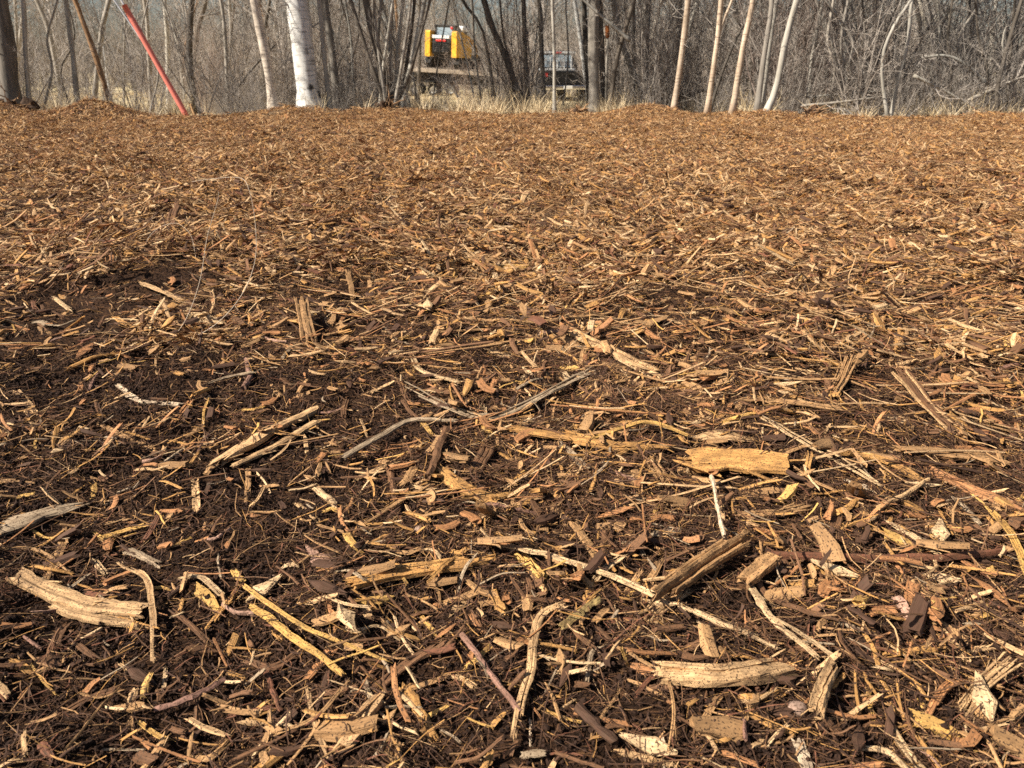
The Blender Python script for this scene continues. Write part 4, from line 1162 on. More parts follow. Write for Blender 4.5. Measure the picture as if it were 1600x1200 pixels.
GT = "trees along the far edge of the mulch"
TR = [
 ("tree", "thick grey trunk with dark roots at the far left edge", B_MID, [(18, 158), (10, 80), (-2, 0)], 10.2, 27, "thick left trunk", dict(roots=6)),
 ("tree", "dark trunk pressed against the thick left trunk", B_DARK, [(-12, 160), (-16, 0)], 10.5, 24, None, {}),
 ("tree", "thin pale trunk just right of the thick left trunk", B_PALE, [(46, 160), (40, 80), (36, 0)], 10.3, 7, None, {}),
 ("tree", "thin grey trunk left of the leaning brown trunk", B_PALE, [(121, 156), (112, 70), (103, 0)], 10.8, 8, "thin grey left trunk", {}),
 ("tree", "leaning brown trunk left of the red guard", B_BROWN, [(168, 148), (145, 75), (128, 30), (115, -6)], 11.0, 8, "leaning brown trunk", {}),
 ("birch_tree", "small broken white birch stem behind the leaning brown trunk", B_BIRCH, [(168, 120), (160, 55), (152, 8)], 24.0, 7, "small white birch", dict(H_=2.35, crown=False)),
 ("birch_tree", "slim cream birch bending left beside the big white birch", B_CREAM, [(428, 166), (421, 120), (415, 85), (397, -2)], 9.9, 14, "slim cream birch", dict(H_=8)),
 ("birch_tree", "big white birch trunk, the brightest in the row", B_BIRCH, [(484, 166), (474, 80), (463, 0)], 10.0, 34, "big white birch", dict(H_=10, taper=.6)),
 ("tree", "pale thin trunk touching the dark trunk right of the big birch", B_PALE, [(515, 165), (507, 90), (499, 0)], 10.1, 8, None, {}),
 ("tree", "dark grey trunk right of the big white birch", B_GREY, [(527, 160), (519, 80), (507, 0)], 10.8, 12, "dark grey trunk", {}),
 ("tree", "thick dark stem at the left of the multi stemmed clump", B_DARK, [(606, 160), (592, 90), (571, 0)], 10.2, 13, "dark clump stem", dict(roots=5)),
 ("tree", "dark stem fanning far left out of the multi stemmed clump", B_DARK, [(602, 164), (580, 100), (548, 0)], 10.1, 6, None, {}),
 ("tree", "grey stem fanning gently left out of the multi stemmed clump", B_GREY, [(604, 165), (594, 100), (583, 0)], 10.0, 5, None, {}),
 ("tree", "grey stem fanning right out of the multi stemmed clump", B_GREY, [(617, 165), (628, 100), (642, 0)], 10.0, 5, None, {}),
 ("tree", "dark stem fanning wide right out of the multi stemmed clump", B_DARK, [(620, 166), (642, 110), (672, 0)], 10.1, 5, None, {}),
 ("tree", "slender grey stem leaning left in the multi stemmed clump", B_GREY, [(590, 165), (590, 80), (596, 0)], 10.3, 5, None, {}),
 ("tree", "slender grey stem in the middle of the multi stemmed clump", B_GREY, [(614, 160), (610, 80), (613, 0)], 10.3, 6, None, {}),
 ("tree", "slender stem right of the middle of the multi stemmed clump", B_PALE, [(618, 160), (622, 80), (630, 0)], 10.4, 6, None, {}),
 ("tree", "smooth pale stem leaning right in front of the yellow loader", B_PALE, [(630, 158), (646, 90), (664, -4)], 10.2, 9, "stem before the loader", {}),
 ("tree", "thin dark stem beside the stem that leans before the loader", B_DARK, [(622, 160), (634, 110), (648, 0)], 10.5, 6, None, {}),
 ("sapling", "hair thin pale whip crossing the right side of the yellow loader", B_PALE, [(742, 160), (728, 90), (706, 0)], 11.2, 2.6, None, {}),
 ("sapling", "hair thin dark whip before the grille of the yellow loader", B_DARK, [(676, 160), (686, 90), (702, 0)], 11.6, 2.4, None, {}),
 ("sapling", "hair thin grey whip rising right of the yellow loader", B_GREY, [(752, 158), (742, 80), (738, 0)], 12.0, 3, None, {}),
 ("sapling", "hair thin grey whip crossing the rear window of the pickup", B_GREY, [(880, 160), (888, 90), (884, 0)], 11.4, 2.6, None, {}),
 ("tree", "dark trunk leaning left between the loader and the pickup", B_DARK, [(814, 158), (790, 90), (768, 40), (755, -5)], 11.5, 10, "left leaning trunk", {}),
 ("tree", "thin dark stem forking off beside the left leaning trunk", B_DARK, [(772, 150), (755, 50), (722, 0)], 13.0, 5, None, {}),
 ("tree", "thin upright dark trunk left of the pickup", B_DARK, [(824, 150), (820, 70), (818, 0)], 12.5, 8, None, {}),
 ("tree", "pale thin trunk standing before the left side of the pickup", B_PALE, [(866, 172), (866, 90), (863, 0)], 10.0, 5, "pale trunk before the pickup", {}),
 ("tree", "dark slim trunk before the left wheel of the pickup", B_DARK, [(850, 150), (846, 70), (842, 0)], 13.0, 7, None, {}),
 ("birch_tree", "narrow whitish birch at the right side of the pickup", B_BIRCH, [(918, 142), (908, 70), (897, -4)], 14.0, 7, "narrow whitish birch", {}),
 ("tree", "stout grey trunk right of the pickup", B_GREY, [(929, 153), (927, 80), (929, -4)], 10.6, 17, "stout grey trunk", dict(H_=9)),
 ("tree", "dark trunk right behind the stout grey trunk", B_DARK, [(942, 150), (940, 80), (938, 0)], 11.5, 9, None, {}),
 ("tree", "dark trunk left behind the stout grey trunk", B_DARK, [(920, 146), (915, 70), (912, 0)], 12.5, 8, None, {}),
 ("tree", "curved dark stem bending right beyond the stout grey trunk", B_DARK, [(954, 165), (962, 100), (976, 50), (992, -4)], 10.4, 7, "curved dark stem", {}),
 ("tree", "grey trunk leaning left to the curved dark stem", B_GREY, [(1002, 150), (984, 100), (966, 50), (958, 0)], 12.0, 9, None, {}),
 ("tree", "upright grey trunk in shade left of the pink birch", B_GREY, [(1008, 150), (1010, 70), (1014, 0)], 13.0, 9, None, {}),
 ("birch_tree", "slim pinkish birch, left of the three tan ones", B_PINK, [(1050, 181), (1063, 100), (1075, -4)], 9.4, 9, "left tan birch", dict(crown_z=2.0)),
 ("birch_tree", "forked tan birch, middle of the three tan ones", B_PINK, [(1104, 179), (1117, 90), (1122, 55), (1127, -4)], 9.5, 8, "forked tan birch", dict(fork=([(1122, 55), (1132, 28), (1146, -6)], 5))),
 ("birch_tree", "slim tan birch, right of the three tan ones", B_PINK, [(1143, 181), (1158, 90), (1164, 60), (1177, -4)], 9.4, 9, "right tan birch", dict(crown_z=1.9)),
 ("tree", "left stem of the grey trio right of the tan birches", B_GREY, [(1181, 184), (1192, 100), (1200, 50), (1206, -4)], 9.5, 8, "left grey trio stem", {}),
 ("tree", "middle pale stem of the grey trio", B_PALE, [(1193, 150), (1200, 90), (1207, 40), (1214, -4)], 9.9, 7, None, {}),
 ("tree", "right curved stem of the grey trio", B_PALE, [(1190, 184), (1212, 140), (1226, 70), (1246, -4)], 9.5, 10, "right grey trio stem", {}),
 ("tree", "thin pale trunk right of the grey trio", B_PALE, [(1262, 172), (1270, 80), (1285, 0)], 10.8, 6, None, {}),
 ("tree", "thin grey trunk at the edge of the right thicket", B_GREY, [(1318, 165), (1325, 80), (1318, 0)], 11.5, 7, None, {}),
 ("tree", "pale crooked sapling with a wavy stem in the right thicket", B_PALE, [(1391, 182), (1379, 130), (1380, 85), (1395, 45), (1426, -4)], 9.6, 5, "pale crooked sapling", {}),
 ("tree", "pale sapling rising right beside the pale crooked sapling", B_PALE, [(1392, 182), (1402, 130), (1418, 70), (1425, 0)], 9.7, 5, None, {}),
 ("tree", "dark leaning stem above the pale crooked sapling", B_DARK, [(1330, 160), (1310, 60), (1290, 0)], 12.0, 6, None, {}),
 ("tree", "dark curved stem beside the arching fallen branch", B_DARK, [(1562, 184), (1558, 160), (1562, 120), (1590, 20)], 9.8, 6, "dark stem far right", {}),
 ("tree", "pale trunk against the sky at the upper right", B_PALE, [(1506, 120), (1512, 60), (1520, -4)], 20.0, 6, "pale trunk by the sky", {}),
 ("tree", "second pale trunk against the sky at the upper right", B_PALE, [(1474, 120), (1480, 50), (1490, -4)], 22.0, 5, None, {}),
 ("tree", "grey trunk in shade behind the red guard", B_GREY, [(236, 150), (232, 70), (226, 0)], 13.0, 7, None, {}),
 ("tree", "dark trunk in the shade between red guard and cream birch", B_DARK, [(300, 150), (296, 70), (300, 0)], 14.0, 10, None, {}),
 ("tree", "thin grey stem in the shade left of the cream birch", B_GREY, [(356, 150), (352, 60), (345, 0)], 12.0, 6, None, {}),
]
for nm, lb, m, px, Y, wpx, ph, kw in TR:
    tree(nm, lb, nm.replace("_", " "), m, px, Y, wpx, group=GT, phrase=ph, **kw)

# saplings deeper in the woods, each told by its neighbour
LMT = [(t[0], t[1]) for t in TREES if t[0]]
USEDT = set()
rg = np.random.default_rng(31)
cnt = 0
while cnt < 60:
    px0 = rg.random() * 1600; Y = 12.5 + 16 * rg.random()
    if 655 < px0 < 770 or 835 < px0 < 915 or (60 < px0 < 260 and rg.random() < .6): continue
    wpx = 3 + 6 * rg.random(); lean = rg.normal() * 16
    tone, m = [("grey", B_GREY), ("dark", B_DARK), ("pale", B_PALE), ("brown", B_BROWN)][int(rg.choice(4, p=[.42, .3, .2, .08]))]
    by = 112 + FPX * (.45 + .35) / Y
    for ph, q in sorted(LMT, key=lambda t: abs(t[1] - px0))[:5]:
        side = "right" if px0 > q else "left"
        wd = ("thin" if wpx < 5.5 else "slim") + " " + tone
        ln = "leaning left" if lean < -10 else ("leaning right" if lean > 10 else "upright")
        lb = f"{wd} sapling, {ln}, in the woods {side} of the {ph}"
        if lb not in USEDT: break
    else:
        continue
    USEDT.add(lb)
    tree("sapling", lb, "sapling", m, [(px0, by), (px0 + lean * .4 + rg.normal() * 3, 60), (px0 + lean, -4)], Y, wpx, H_=5 + 3 * rg.random(), group="saplings in the woods")
    cnt += 1

cnt = tries = 0
while cnt < 46 and tries < 900:
    tries += 1
    px0 = rg.choice([rg.uniform(540, 720), rg.uniform(1230, 1600), rg.uniform(0, 1600)], p=[.3, .4, .3]); Y = 9.9 + 2.6 * rg.random()
    if 668 < px0 < 735 or 850 < px0 < 910: continue
    wpx = 2.5 + 2.5 * rg.random(); lean = rg.normal() * 28
    tone, m = [("grey", B_GREY), ("dark", B_DARK), ("pale", B_PALE)][int(rg.choice(3, p=[.4, .25, .35]))]
    by = 112 + FPX * (.45 + .05) / Y
    for ph, q in sorted(LMT, key=lambda t: abs(t[1] - px0))[:5]:
        ln = "leaning left" if lean < -12 else ("leaning right" if lean > 12 else "upright")
        lb = f"{tone} whip {ln} at the mulch edge {'right' if px0 > q else 'left'} of the {ph}"
        if lb not in USEDT: break
    else:
        continue
    USEDT.add(lb)
    k_ = rg.normal() * 6
    tree("sapling", lb, "sapling", m, [(px0, by), (px0 + lean * .3 + k_, 110), (px0 + lean * .5 - k_, 60), (px0 + lean, -4)], Y, wpx, H_=3 + 2 * rg.random(), group="whip thin saplings at the mulch edge")
    cnt += 1

def branch(label, px, Y, wpx, m, cat="fallen branch"):
    Y *= nearer(px[0][0])
    P = np.array([at_depth(p[0], p[1], Y + (p[2] if len(p) > 2 else 0)) for p in px])
    P = smooth_path(P, 16); org = P[0].copy(); org[2] = float(ground_h(org[0], org[1]))
    rg = np.random.default_rng(int(px[0][0]))
    r = wpx / 2 * Y / FPX
    e = empty("fallen_branch", org, label, cat, "fallen branches along the far edge of the mulch")
    mb = MB(); mb.tube(P - org, np.linspace(r, r * .5, 16), 7); link("limb", mb.mesh("limb", True, tint=False), m, e)
    mb = MB(); twigs(mb, P - org, r * .3, .35, 9, rg, 1, .1); link("twig", mb.mesh("twig", tint=False), B_TWIG, e)

branch("pale branch arching over the brush at the right", [(1542, 132), (1508, 100), (1476, 87), (1440, 90)], 10.2, 6, B_PALE)
branch("grey fallen branch slanting down right under the arching branch", [(1428, 118), (1480, 144), (1532, 174)], 9.9, 5, B_PALE)
branch("dark fallen branch rising to the right edge", [(1502, 162), (1556, 138), (1604, 118)], 10.0, 7, B_GREY)
branch("pale pole fallen diagonally by the stout grey trunk", [(985, 64), (945, 30), (900, -10)], 10.2, 6, B_PALE)
branch("grey branch lying nearly level right of the grey trio", [(1250, 166), (1310, 160), (1386, 150)], 9.9, 5, B_GREY)
branch("thin branch above the level branch right of the grey trio", [(1260, 152), (1330, 146), (1400, 140)], 10.4, 4, B_PALE)
branch("short pale broken stick poking out of the grass before the loader", [(716, 152), (706, 138), (696, 130)], 11.0, 4, B_CREAM)
branch("grey stick on the ground below the crooked sapling", [(1355, 196), (1335, 182), (1318, 170)], 9.4, 4, B_PALE)
branch("dark log on the ground between the tan birches", [(1020, 160), (1060, 152), (1102, 140)], 12.0, 9, B_DARK)
branch("thin grey branch leaning across the woods before the big birch", [(362, 150), (392, 110), (430, 70)], 11.5, 4, B_DARK)

# dark root clumps torn up at the edge of the mulch
M_ROOT = simple("torn_root", (.055, .032, .02), .95, var=.7, scale=30, bump=.01)
for lb, px, py, Y, rr in [("dark tangled root clump at the foot of the thick left trunk", 14, 150, 9.75, .17),
                          ("dark root clump at the base of the stem clump", 608, 168, 9.8, .13),
                          ("small dark root clump right of the grey trio at the mulch edge", 1268, 190, 9.3, .09),
                          ("dark root clump left of the left tan birch", 1010, 168, 9.7, .10),
                          ("low dark root clump before the dry grass in the gap", 905, 182, 9.35, .07)]:
    Y *= nearer(px); p = at_depth(px, py, Y); p[2] = float(ground_h(p[0], Y))
    rg2 = np.random.default_rng(px)
    e = empty("root_clump", p, lb, "root clump", "root clumps at the edge of the mulch")
    mb = MB()
    for _ in range(16): lump(mb, rg2.normal(size=3) * rr * np.array([.5, .4, .3]) + np.array([0, 0, rr * .4]), rr * (.25 + .3 * rg2.random()), rg2, (.05, .03, .02), .8)
    link("soil_mass", mb.mesh("soil_mass", tint=False), M_ROOT, e)
    mb = MB()
    for _ in range(30):
        a = rg2.random() * 6.28
        pt = wander(rg2.normal(size=3) * rr * .3 + np.array([0, 0, rr * .5]), (cos(a), sin(a), rg2.normal() * .5 + .3), rr * (1 + 1.3 * rg2.random()), 5, .35, rg2, -.05)
        mb.tube(pt, np.linspace(.009, .003, len(pt)), 4)
    tag(link("root", mb.mesh("root", tint=False), B_BROWN, e), kind="stuff")

# rusty broken stub among the trunks
p = at_depth(949, 60, 10.8)
gz = float(ground_h(p[0], 10.8))
e = empty("broken_stem", (p[0], 10.8, gz), "thin broken stem with a rusty orange top right of the stout trunk", "broken stem")
mb = MB(); mb.tube([(0.03, 0, -.05), (.01, 0, .5), (0, 0, p[2] - gz)], [.02, .017, .015], 8); link("stem", mb.mesh("stem", True, tint=False), B_GREY, e)
mb = MB(); mb.tube([(0, 0, p[2] - gz), (0, 0, p[2] - gz + .06), (-.01, 0, p[2] - gz + .15)], [.018, .03, .022], 8)
link("torn_top", mb.mesh("torn_top", True, tint=False), simple("rusty_heartwood", (.30, .10, .03), .9, var=.5, scale=30, bump=.01), e)

# shrubs one can tell apart
SH = [shrub_mesh(rg, 9, 2.3, .55, .009, 12) for _ in range(4)] + [shrub_mesh(rg, 13, 1.7, .9, .007, 11) for _ in range(3)]
SHR = [shrub_mesh(rg, 22, 1.9, .5, .006, 11) for _ in range(2)]
GS = "bare shrubs along the far edge of the mulch"
for i, (lb, px, Y, s, red) in enumerate([
    ("reddish brown many stemmed shrub at the right edge", 1548, 10.8, .8, 1), ("dense grey bare shrub behind the arching branch", 1470, 11.2, .85, 0),
    ("low bare shrub between the red guard and the leaning trunk", 245, 10.6, .55, 0), ("bare shrub right of the red guard", 345, 10.6, .7, 0),
    ("bare shrub left of the slim cream birch", 392, 10.8, .85, 0), ("bare shrub between the big birch and the stem clump", 556, 10.7, .8, 0),
    ("airy bare shrub before the trailer tail", 700, 13.5, .5, 1), ("bare shrub at the foot of the left leaning trunk", 778, 12.0, .65, 0),
    ("bare shrub right of the curved dark stem", 1000, 10.6, .7, 0), ("bare shrub between the tan birches", 1085, 11.2, .75, 0),
    ("bare shrub behind the grey trio", 1225, 10.4, .85, 0), ("wide bare shrub left of the crooked sapling", 1310, 10.1, .9, 0),
    ("bare shrub right of the crooked sapling", 1440, 10.2, .7, 0), ("bare shrub beside the thick left trunk", 75, 10.6, .8, 0),
    ("small bare shrub at the feet of the pickup", 838, 11.5, .4, 0)]):
    Y *= nearer(px); x = (px - 800) / FPX * Y
    me = (SHR[i % 2] if red else SH[i % len(SH)])
    o = bpy.data.objects.new("shrub", me if not red else me.copy()); COL.objects.link(o)
    if not o.data.materials: o.data.materials.append(B_TWIG2 if red else B_TWIG)
    o.location = (x, Y, float(ground_h(x, Y))); o.rotation_euler.z = rg.random() * 6; o.scale = (s, s, s)
    tag(o, lb, "shrub", GS)

# the thicket and the far woods, one mass each
def wood_points(n, y0, y1, gapf):
    out = []
    while len(out) < n:
        Y = math.sqrt(y0 ** 2 + rg.random() * (y1 ** 2 - y0 ** 2)); u = rg.random() * 2.1 - .3
        px = u * 1600 - 80
        if rg.random() < gapf(px, Y): continue
        f_ = nearer(px) if Y < 13 else 1
        out.append(((px - 800) / FPX * Y * f_, Y * f_))
    return np.array(out)

def gap(px, Y):
    if 640 < px < 785 and Y < 39: return .955
    if 828 < px < 925 and Y < 31: return .965
    if px > 1440 and Y > 13: return .72
    if 30 < px < 300 and 11 < Y < 60: return .86
    return .0

def mass(name, protos, pts, srange, label, sink=.05):
    n = len(pts); x, y = pts[:, 0], pts[:, 1]
    rot = np.stack([rg.normal(size=n) * .06, rg.normal(size=n) * .06, rg.random(n) * 2 * pi], -1)
    scatter(name, protos, np.stack([x, y, ground_h(x, y) - sink], -1), rot, srange[0] + (srange[1] - srange[0]) * rg.random(n), label)

TH = [(shrub_mesh(rg, 8, 2.6, .5, .009, 13), B_TWIG) for _ in range(4)] + [(shrub_mesh(rg, 10, 2.0, .8, .007, 13), B_TWIG) for _ in range(2)] + [(shrub_mesh(rg, 16, 2.2, .5, .006, 11), B_TWIG2) for _ in range(2)]
mass("thicket", TH, np.concatenate([wood_points(170, 10.6, 15, gap), wood_points(520, 15, 38, gap)]), (.6, 1.35), "mass of bare grey twigs filling the woods")

LB = [(shrub_mesh(rg, 12, 1.5, 1.3, .006, 12), B_TWIG) for _ in range(4)]
def gap1(px, Y):
    if 650 < px < 1000: return .90
    if px < 330: return .7
    return 0 if px > 1180 or 330 < px < 650 else .35
mass("low_brush", LB, wood_points(300, 9.75, 12.5, gap1), (.25, .6), "low tangle of grey twigs under the trees at the mulch edge")

def far_tree(rg, h):
    mb = MB()
    lead = wander((0, 0, 0), (rg.normal() * .06, rg.normal() * .06, 1), h, 9, .05, rg, .03)
    r = .03 + .06 * rg.random()
    mb.tube(lead, np.linspace(r, r * .2, len(lead)), 6, cap=False)
    for i in range(34):
        u = .06 + .94 * rg.random(); j = u * 8.9; a = int(j); p = lead[a] + (lead[a + 1] - lead[a]) * (j - a); an = rg.random() * 2 * pi
        L = h * .28 * (1.15 - u) + .3
        pt = wander(p, (cos(an), sin(an), .5 + .6 * rg.random()), L, 4, .12, rg, .07)
        mb.tube(pt, np.linspace(r * .28, .004, len(pt)), 4, cap=False)
        twigs(mb, pt, .006, L * .4, 8, rg, 1, .1)
    return mb.mesh("far_tree", tint=False)
FT = [(far_tree(rg, 8 + 3 * rg.random()), [B_GREY, B_TWIG, B_DARK, B_TWIG][i % 4]) for i in range(6)]
def gap2(px, Y):
    if 30 < px < 240 and Y < 58: return .85
    if px > 1430: return .86
    return 0
mass("far_woods", FT, wood_points(330, 40, 80, gap2), (.8, 1.3), "far bare woods closing the view")
mass("far_thicket", TH, wood_points(700, 39, 74, gap2), (1.0, 2.0), "far brush below the bare woods")

# ------------------------------------------------------------------ dry grass
def grass_mesh(rg, n, h, R):
    mb = MB()
    for _ in range(n):
        a = rg.random() * 2 * pi; q = R * math.sqrt(rg.random()); L = h * (.5 + .7 * rg.random())
        pt = wander((q * cos(a), q * sin(a), 0), (rg.normal() * .35, rg.normal() * .35, 1), L, 3, .18, rg, -.1)
        d = np.array([cos(a + 1), sin(a + 1), 0]) * (.0016 + .0016 * rg.random()) * 1.4
        V = []; f = []
        for i, p_ in enumerate(pt):
            k = 1 - i / 3.3
            V += [p_ - d * k, p_ + d * k]
            if i: f.append((2 * i - 2, 2 * i - 1, 2 * i + 1, 2 * i))
        mb.add(V, f)
    return mb.mesh("grass", tint=False)
M_GR = [bark("dry_grass_a", (.58, .45, .28), (.80, .66, .46), xs=5), bark("dry_grass_b", (.50, .39, .23), (.72, .59, .39), xs=5)]
GR = [(grass_mesh(rg, 34, .34, .10), M_GR[i % 2]) for i in range(6)]
def grass_pts():
    out = []
    for _ in range(3600):
        px = rg.random() * 1700 - 50; Y = 9.7 + 5 * rg.random() ** 1.5
        dens = .95 if 650 < px < 1010 else (.5 if px > 1400 else (.22 if px > 1010 else (.32 if 60 < px < 330 else .10)))
        dens *= .35 if px < 650 or 1010 < px < 1280 else .55
        dens *= .3 + .7 * (float(vnoise(px / 35, Y, 9)) > -.1)
        if rg.random() < dens: out.append(((px - 800) / FPX * Y * nearer(px), Y * nearer(px)))
    for _ in range(5200):
        Y = math.sqrt(14.0 ** 2 + rg.random() * (45 ** 2 - 14 ** 2)); px = rg.random() * 1700 - 50
        out.append(((px - 800) / FPX * Y, Y))
    return np.array(out)
gp = grass_pts()
n = len(gp)
sc = np.where(gp[:, 1] < 14.5, .35 + .75 * rg.random(n), .35 + .35 * rg.random(n))
rot = np.stack([rg.normal(size=n) * .1, rg.normal(size=n) * .1, rg.random(n) * 6.28], -1)
scatter("dry_grass", GR, np.stack([gp[:, 0], gp[:, 1], ground_h(gp[:, 0], gp[:, 1]) - .01], -1), rot, np.stack([sc * 1.2, sc * 1.2, sc], -1), "dry tan grass past the edge of the mulch")

# ------------------------------------------------------------------ red guard on a guy wire, and the stake beside it
M_RED = simple("red_plastic", (.76, .225, .17), .45, var=.12, scale=14)
M_WIRE = simple("galvanised_wire", (.55, .57, .60), .5, .1, var=.15, scale=60)
b0 = at_depth(297, 178, 8.65); b0[2] = float(ground_h(b0[0], 8.65)) - .04
t0 = at_depth(194, 8, 8.65)
dirv = (t0 - b0) / np.linalg.norm(t0 - b0)
e = empty("guy_wire_guard", b0, "bright red plastic guard sleeve leaning left over a guy wire", "guy guard")
mb = MB()
L = np.linalg.norm(t0 - b0)
A = np.cross(dirv, (0, 1, 0)); A /= np.linalg.norm(A); Bn = np.cross(dirv, A)
V = []; f = []
GT_TURN = math.atan2(np.dot(Bn, (0, -1, 0)), np.dot(A, (0, -1, 0)))
ro, ri = .028, .024
ths = np.linspace(rad(-160), rad(160), 17)
rows = np.linspace(0, 1, 9)
for s in rows:
    for r in (ro, ri):
        for t in ths:
            V.append(dirv * s * L + (A * cos(t + GT_TURN) + Bn * sin(t + GT_TURN)) * r * (1 + .05 * sin(s * 9)))
nt_ = len(ths); row = nt_ * 2
for i in range(len(rows) - 1):
    for j in range(nt_ - 1):
        a = i * row + j
        f.append((a, a + 1, a + row + 1, a + row)); a += nt_
        f.append((a, a + row, a + row + 1, a + 1))
    for j in (0, nt_ - 1):
        a = i * row + j
        f.append((a, a + row, a + row + nt_, a + nt_))
for i in (0, len(rows) - 1):
    for j in range(nt_ - 1):
        a = i * row + j
        f.append((a, a + nt_, a + nt_ + 1, a + 1))
mb.add(V, f); link("sleeve", mb.mesh("sleeve", True, tint=False), M_RED, e)
mb = MB()
for s in (.12, .88):
    mb.tube([dirv * (s * L - .01), dirv * (s * L + .01)], [.0305, .0305], 14)
link("clamp_band", mb.mesh("clamp_band", tint=False), M_RED, e)
for lb, tp, bt in (("steel guy wire running up left out of the top of the red guard", t0 + dirv * 9, b0),
                   ("second steel guy wire running up left beside the red guard", None, None)):
    if tp is None:
        p1 = at_depth(240, 90, 8.73); p2 = at_depth(177, -2, 8.73); tp = p2 + (p2 - p1) / np.linalg.norm(p2 - p1) * 8; bt = b0 + np.array([-.02, .08, 0])
        path = np.array([bt, p1, p2, tp])
    else:
        path = np.array([bt, t0, tp])
    mb = MB(); mb.tube(path - bt, .008, 6)
    o = link("guy_wire", mb.mesh("guy_wire", True, tint=False), M_WIRE, loc=bt)
    tag(o, lb, "guy wire", "guy wires at the red guard")
sk = at_depth(306, 176, 8.6); sk[2] = float(ground_h(sk[0], sk[1]))
mb = MB(); piece(mb, np.array([[0, 0, -.05], [-.02, 0, .05], [-.05, .01, .16]]), .045, .03, C["pale"], np.random.default_rng(3), 'slab', 8, up=(0, 1, 0))
tag(link("wooden_stake", mb.mesh("wooden_stake"), M_WOOD, loc=sk), "short pale broken stake at the foot of the red guard", "stake")

# ------------------------------------------------------------------ flatbed trailer with a yellow loader, and a black pickup
M_YEL = simple("yellow_paint", (.74, .39, .035), .5, var=.22, scale=4)
M_BLK = simple("black_paint", (.012, .012, .013), .4, var=.2, scale=4)
M_DKG = simple("dark_steel", (.035, .033, .03), .6, .3, var=.4, scale=9)
M_RUB = simple("tyre_rubber", (.02, .019, .018), .85, var=.4, scale=20)
M_WHT = simple("white_paint", (.75, .75, .73), .45, var=.06, scale=6)
M_CHR = simple("chrome", (.72, .73, .75), .16, 1.0, var=.05, scale=6)
M_DECK = simple("deck_boards", (.46, .38, .30), .8, var=.35, scale=6, bump=.004)
M_GLS = simple("sky_painted_glass", (.26, .33, .38), .06, .0, var=.1, scale=3)  # pale blue base colour paints a sky reflection into the panes
M_GLS.node_tree.nodes["Principled BSDF"].inputs["Specular IOR Level"].default_value = .9
M_RLT = simple("red_lens", (.55, .03, .025), .25, var=.1, scale=6)

def part(name, m, parent, mb, loc=None, rot=None):
    o = link(name, mb.mesh(name, tint=False), m, parent, loc)
    if rot is not None: o.rotation_euler = rot
    return o

def wheel_parts(parent, x, y, z, r, wd, hub):
    """a wheel whose axle runs along x"""
    a = np.arange(24) * 2 * pi / 24
    prof = [(r * .62, -wd / 2), (r * .93, -wd / 2), (r, -wd * .34), (r, wd * .34), (r * .93, wd / 2), (r * .62, wd / 2)]
    V = []; f = []
    for (rr, xx) in prof:
        for t in a: V.append((xx, rr * cos(t), rr * sin(t)))
    for k in range(len(prof)):
        k2 = (k + 1) % len(prof)
        for i in range(24):
            j = (i + 1) % 24
            f.append((k * 24 + i, k * 24 + j, k2 * 24 + j, k2 * 24 + i))
    mb = MB(); mb.add(V, f); w_ = part("wheel", M_RUB, parent, mb, (x, y, z))
    mb = MB(); mb.tube([(-wd * .42, 0, 0), (wd * .42, 0, 0)], r * .62, 20)
    mb.tube([(-wd * .5, 0, 0), (wd * .5, 0, 0)], r * .2, 10)
    part("rim", hub, w_, mb)

# trailer: its length runs along local x
YT = 40.0
tl = at_depth(588, 102, YT); tr_ = at_depth(836, 117, YT)
gzt = float(ground_h((tl[0] + tr_[0]) / 2, YT))
Lt = tr_[0] - tl[0]
ang = math.atan2(tr_[2] - tl[2], Lt)
e = empty("flatbed_trailer", (tl[0], YT, gzt), "dark flatbed trailer with pale deck edge carrying the yellow loader", "trailer")
zt = tl[2] - gzt
def tilt(p): return (p[0], p[1], p[2])
nb = 12
for i in range(nb):
    mb = MB(); mb.box(0, Lt, 0 + i * .205, .195 + i * .205, -.06 - .004 * (i % 3), .0, .006)
    part("plank", M_DECK, e, mb, (0, -.9, zt), (0, -ang, 0))
mb = MB(); mb.box(0, Lt, -1.0, -.91, -.17, .005, .01); mb.box(0, Lt, 1.57, 1.66, -.17, .005, .01)
part("side_rail", M_DECK, e, mb, (0, 0, zt), (0, -ang, 0))
mb = MB(); mb.box(.3, Lt - .3, -.55, -.35, -.62, -.19, .02); mb.box(.3, Lt - .3, 1.0, 1.2, -.62, -.19, .02)
for i in range(9): mb.box(.5 + i * .85, .6 + i * .85, -.34, .99, -.35, -.2, .01)
part("frame", M_DKG, e, mb, (0, 0, zt), (0, -ang, 0))
for i in range(3):
    for yy in (-.72, 1.38):
        # axles run across the deck (local y): turn each wheel a quarter
        h = bpy.data.objects.new("axle_mount", None)
        wx = (at_depth(652 + i * 27, 130, YT)[0] - tl[0]); r = .27
        a = np.arange(24) * 2 * pi / 24; wd = .2
        prof = [(r * .6, -wd / 2), (r * .93, -wd / 2), (r, -wd * .3), (r, wd * .3), (r * .93, wd / 2), (r * .6, wd / 2)]
        V = [(rr * cos(t), xx, rr * sin(t)) for (rr, xx) in prof for t in a]; f = []
        for k in range(6):
            for q in range(24):
                j = (q + 1) % 24
                f.append((k * 24 + q, ((k + 1) % 6) * 24 + q, ((k + 1) % 6) * 24 + j, k * 24 + j))
        bpy.data.objects.remove(h)
        mb = MB(); mb.add(V, f); w_ = part("wheel", M_RUB, e, mb, (wx, yy, r + .01))
        mb = MB(); mb.tube([(0, -wd * .42, 0), (0, wd * .42, 0)], r * .6, 20); mb.tube([(0, -wd * .52, 0), (0, wd * .52, 0)], r * .2, 10)
        part("rim", M_WHT, w_, mb)
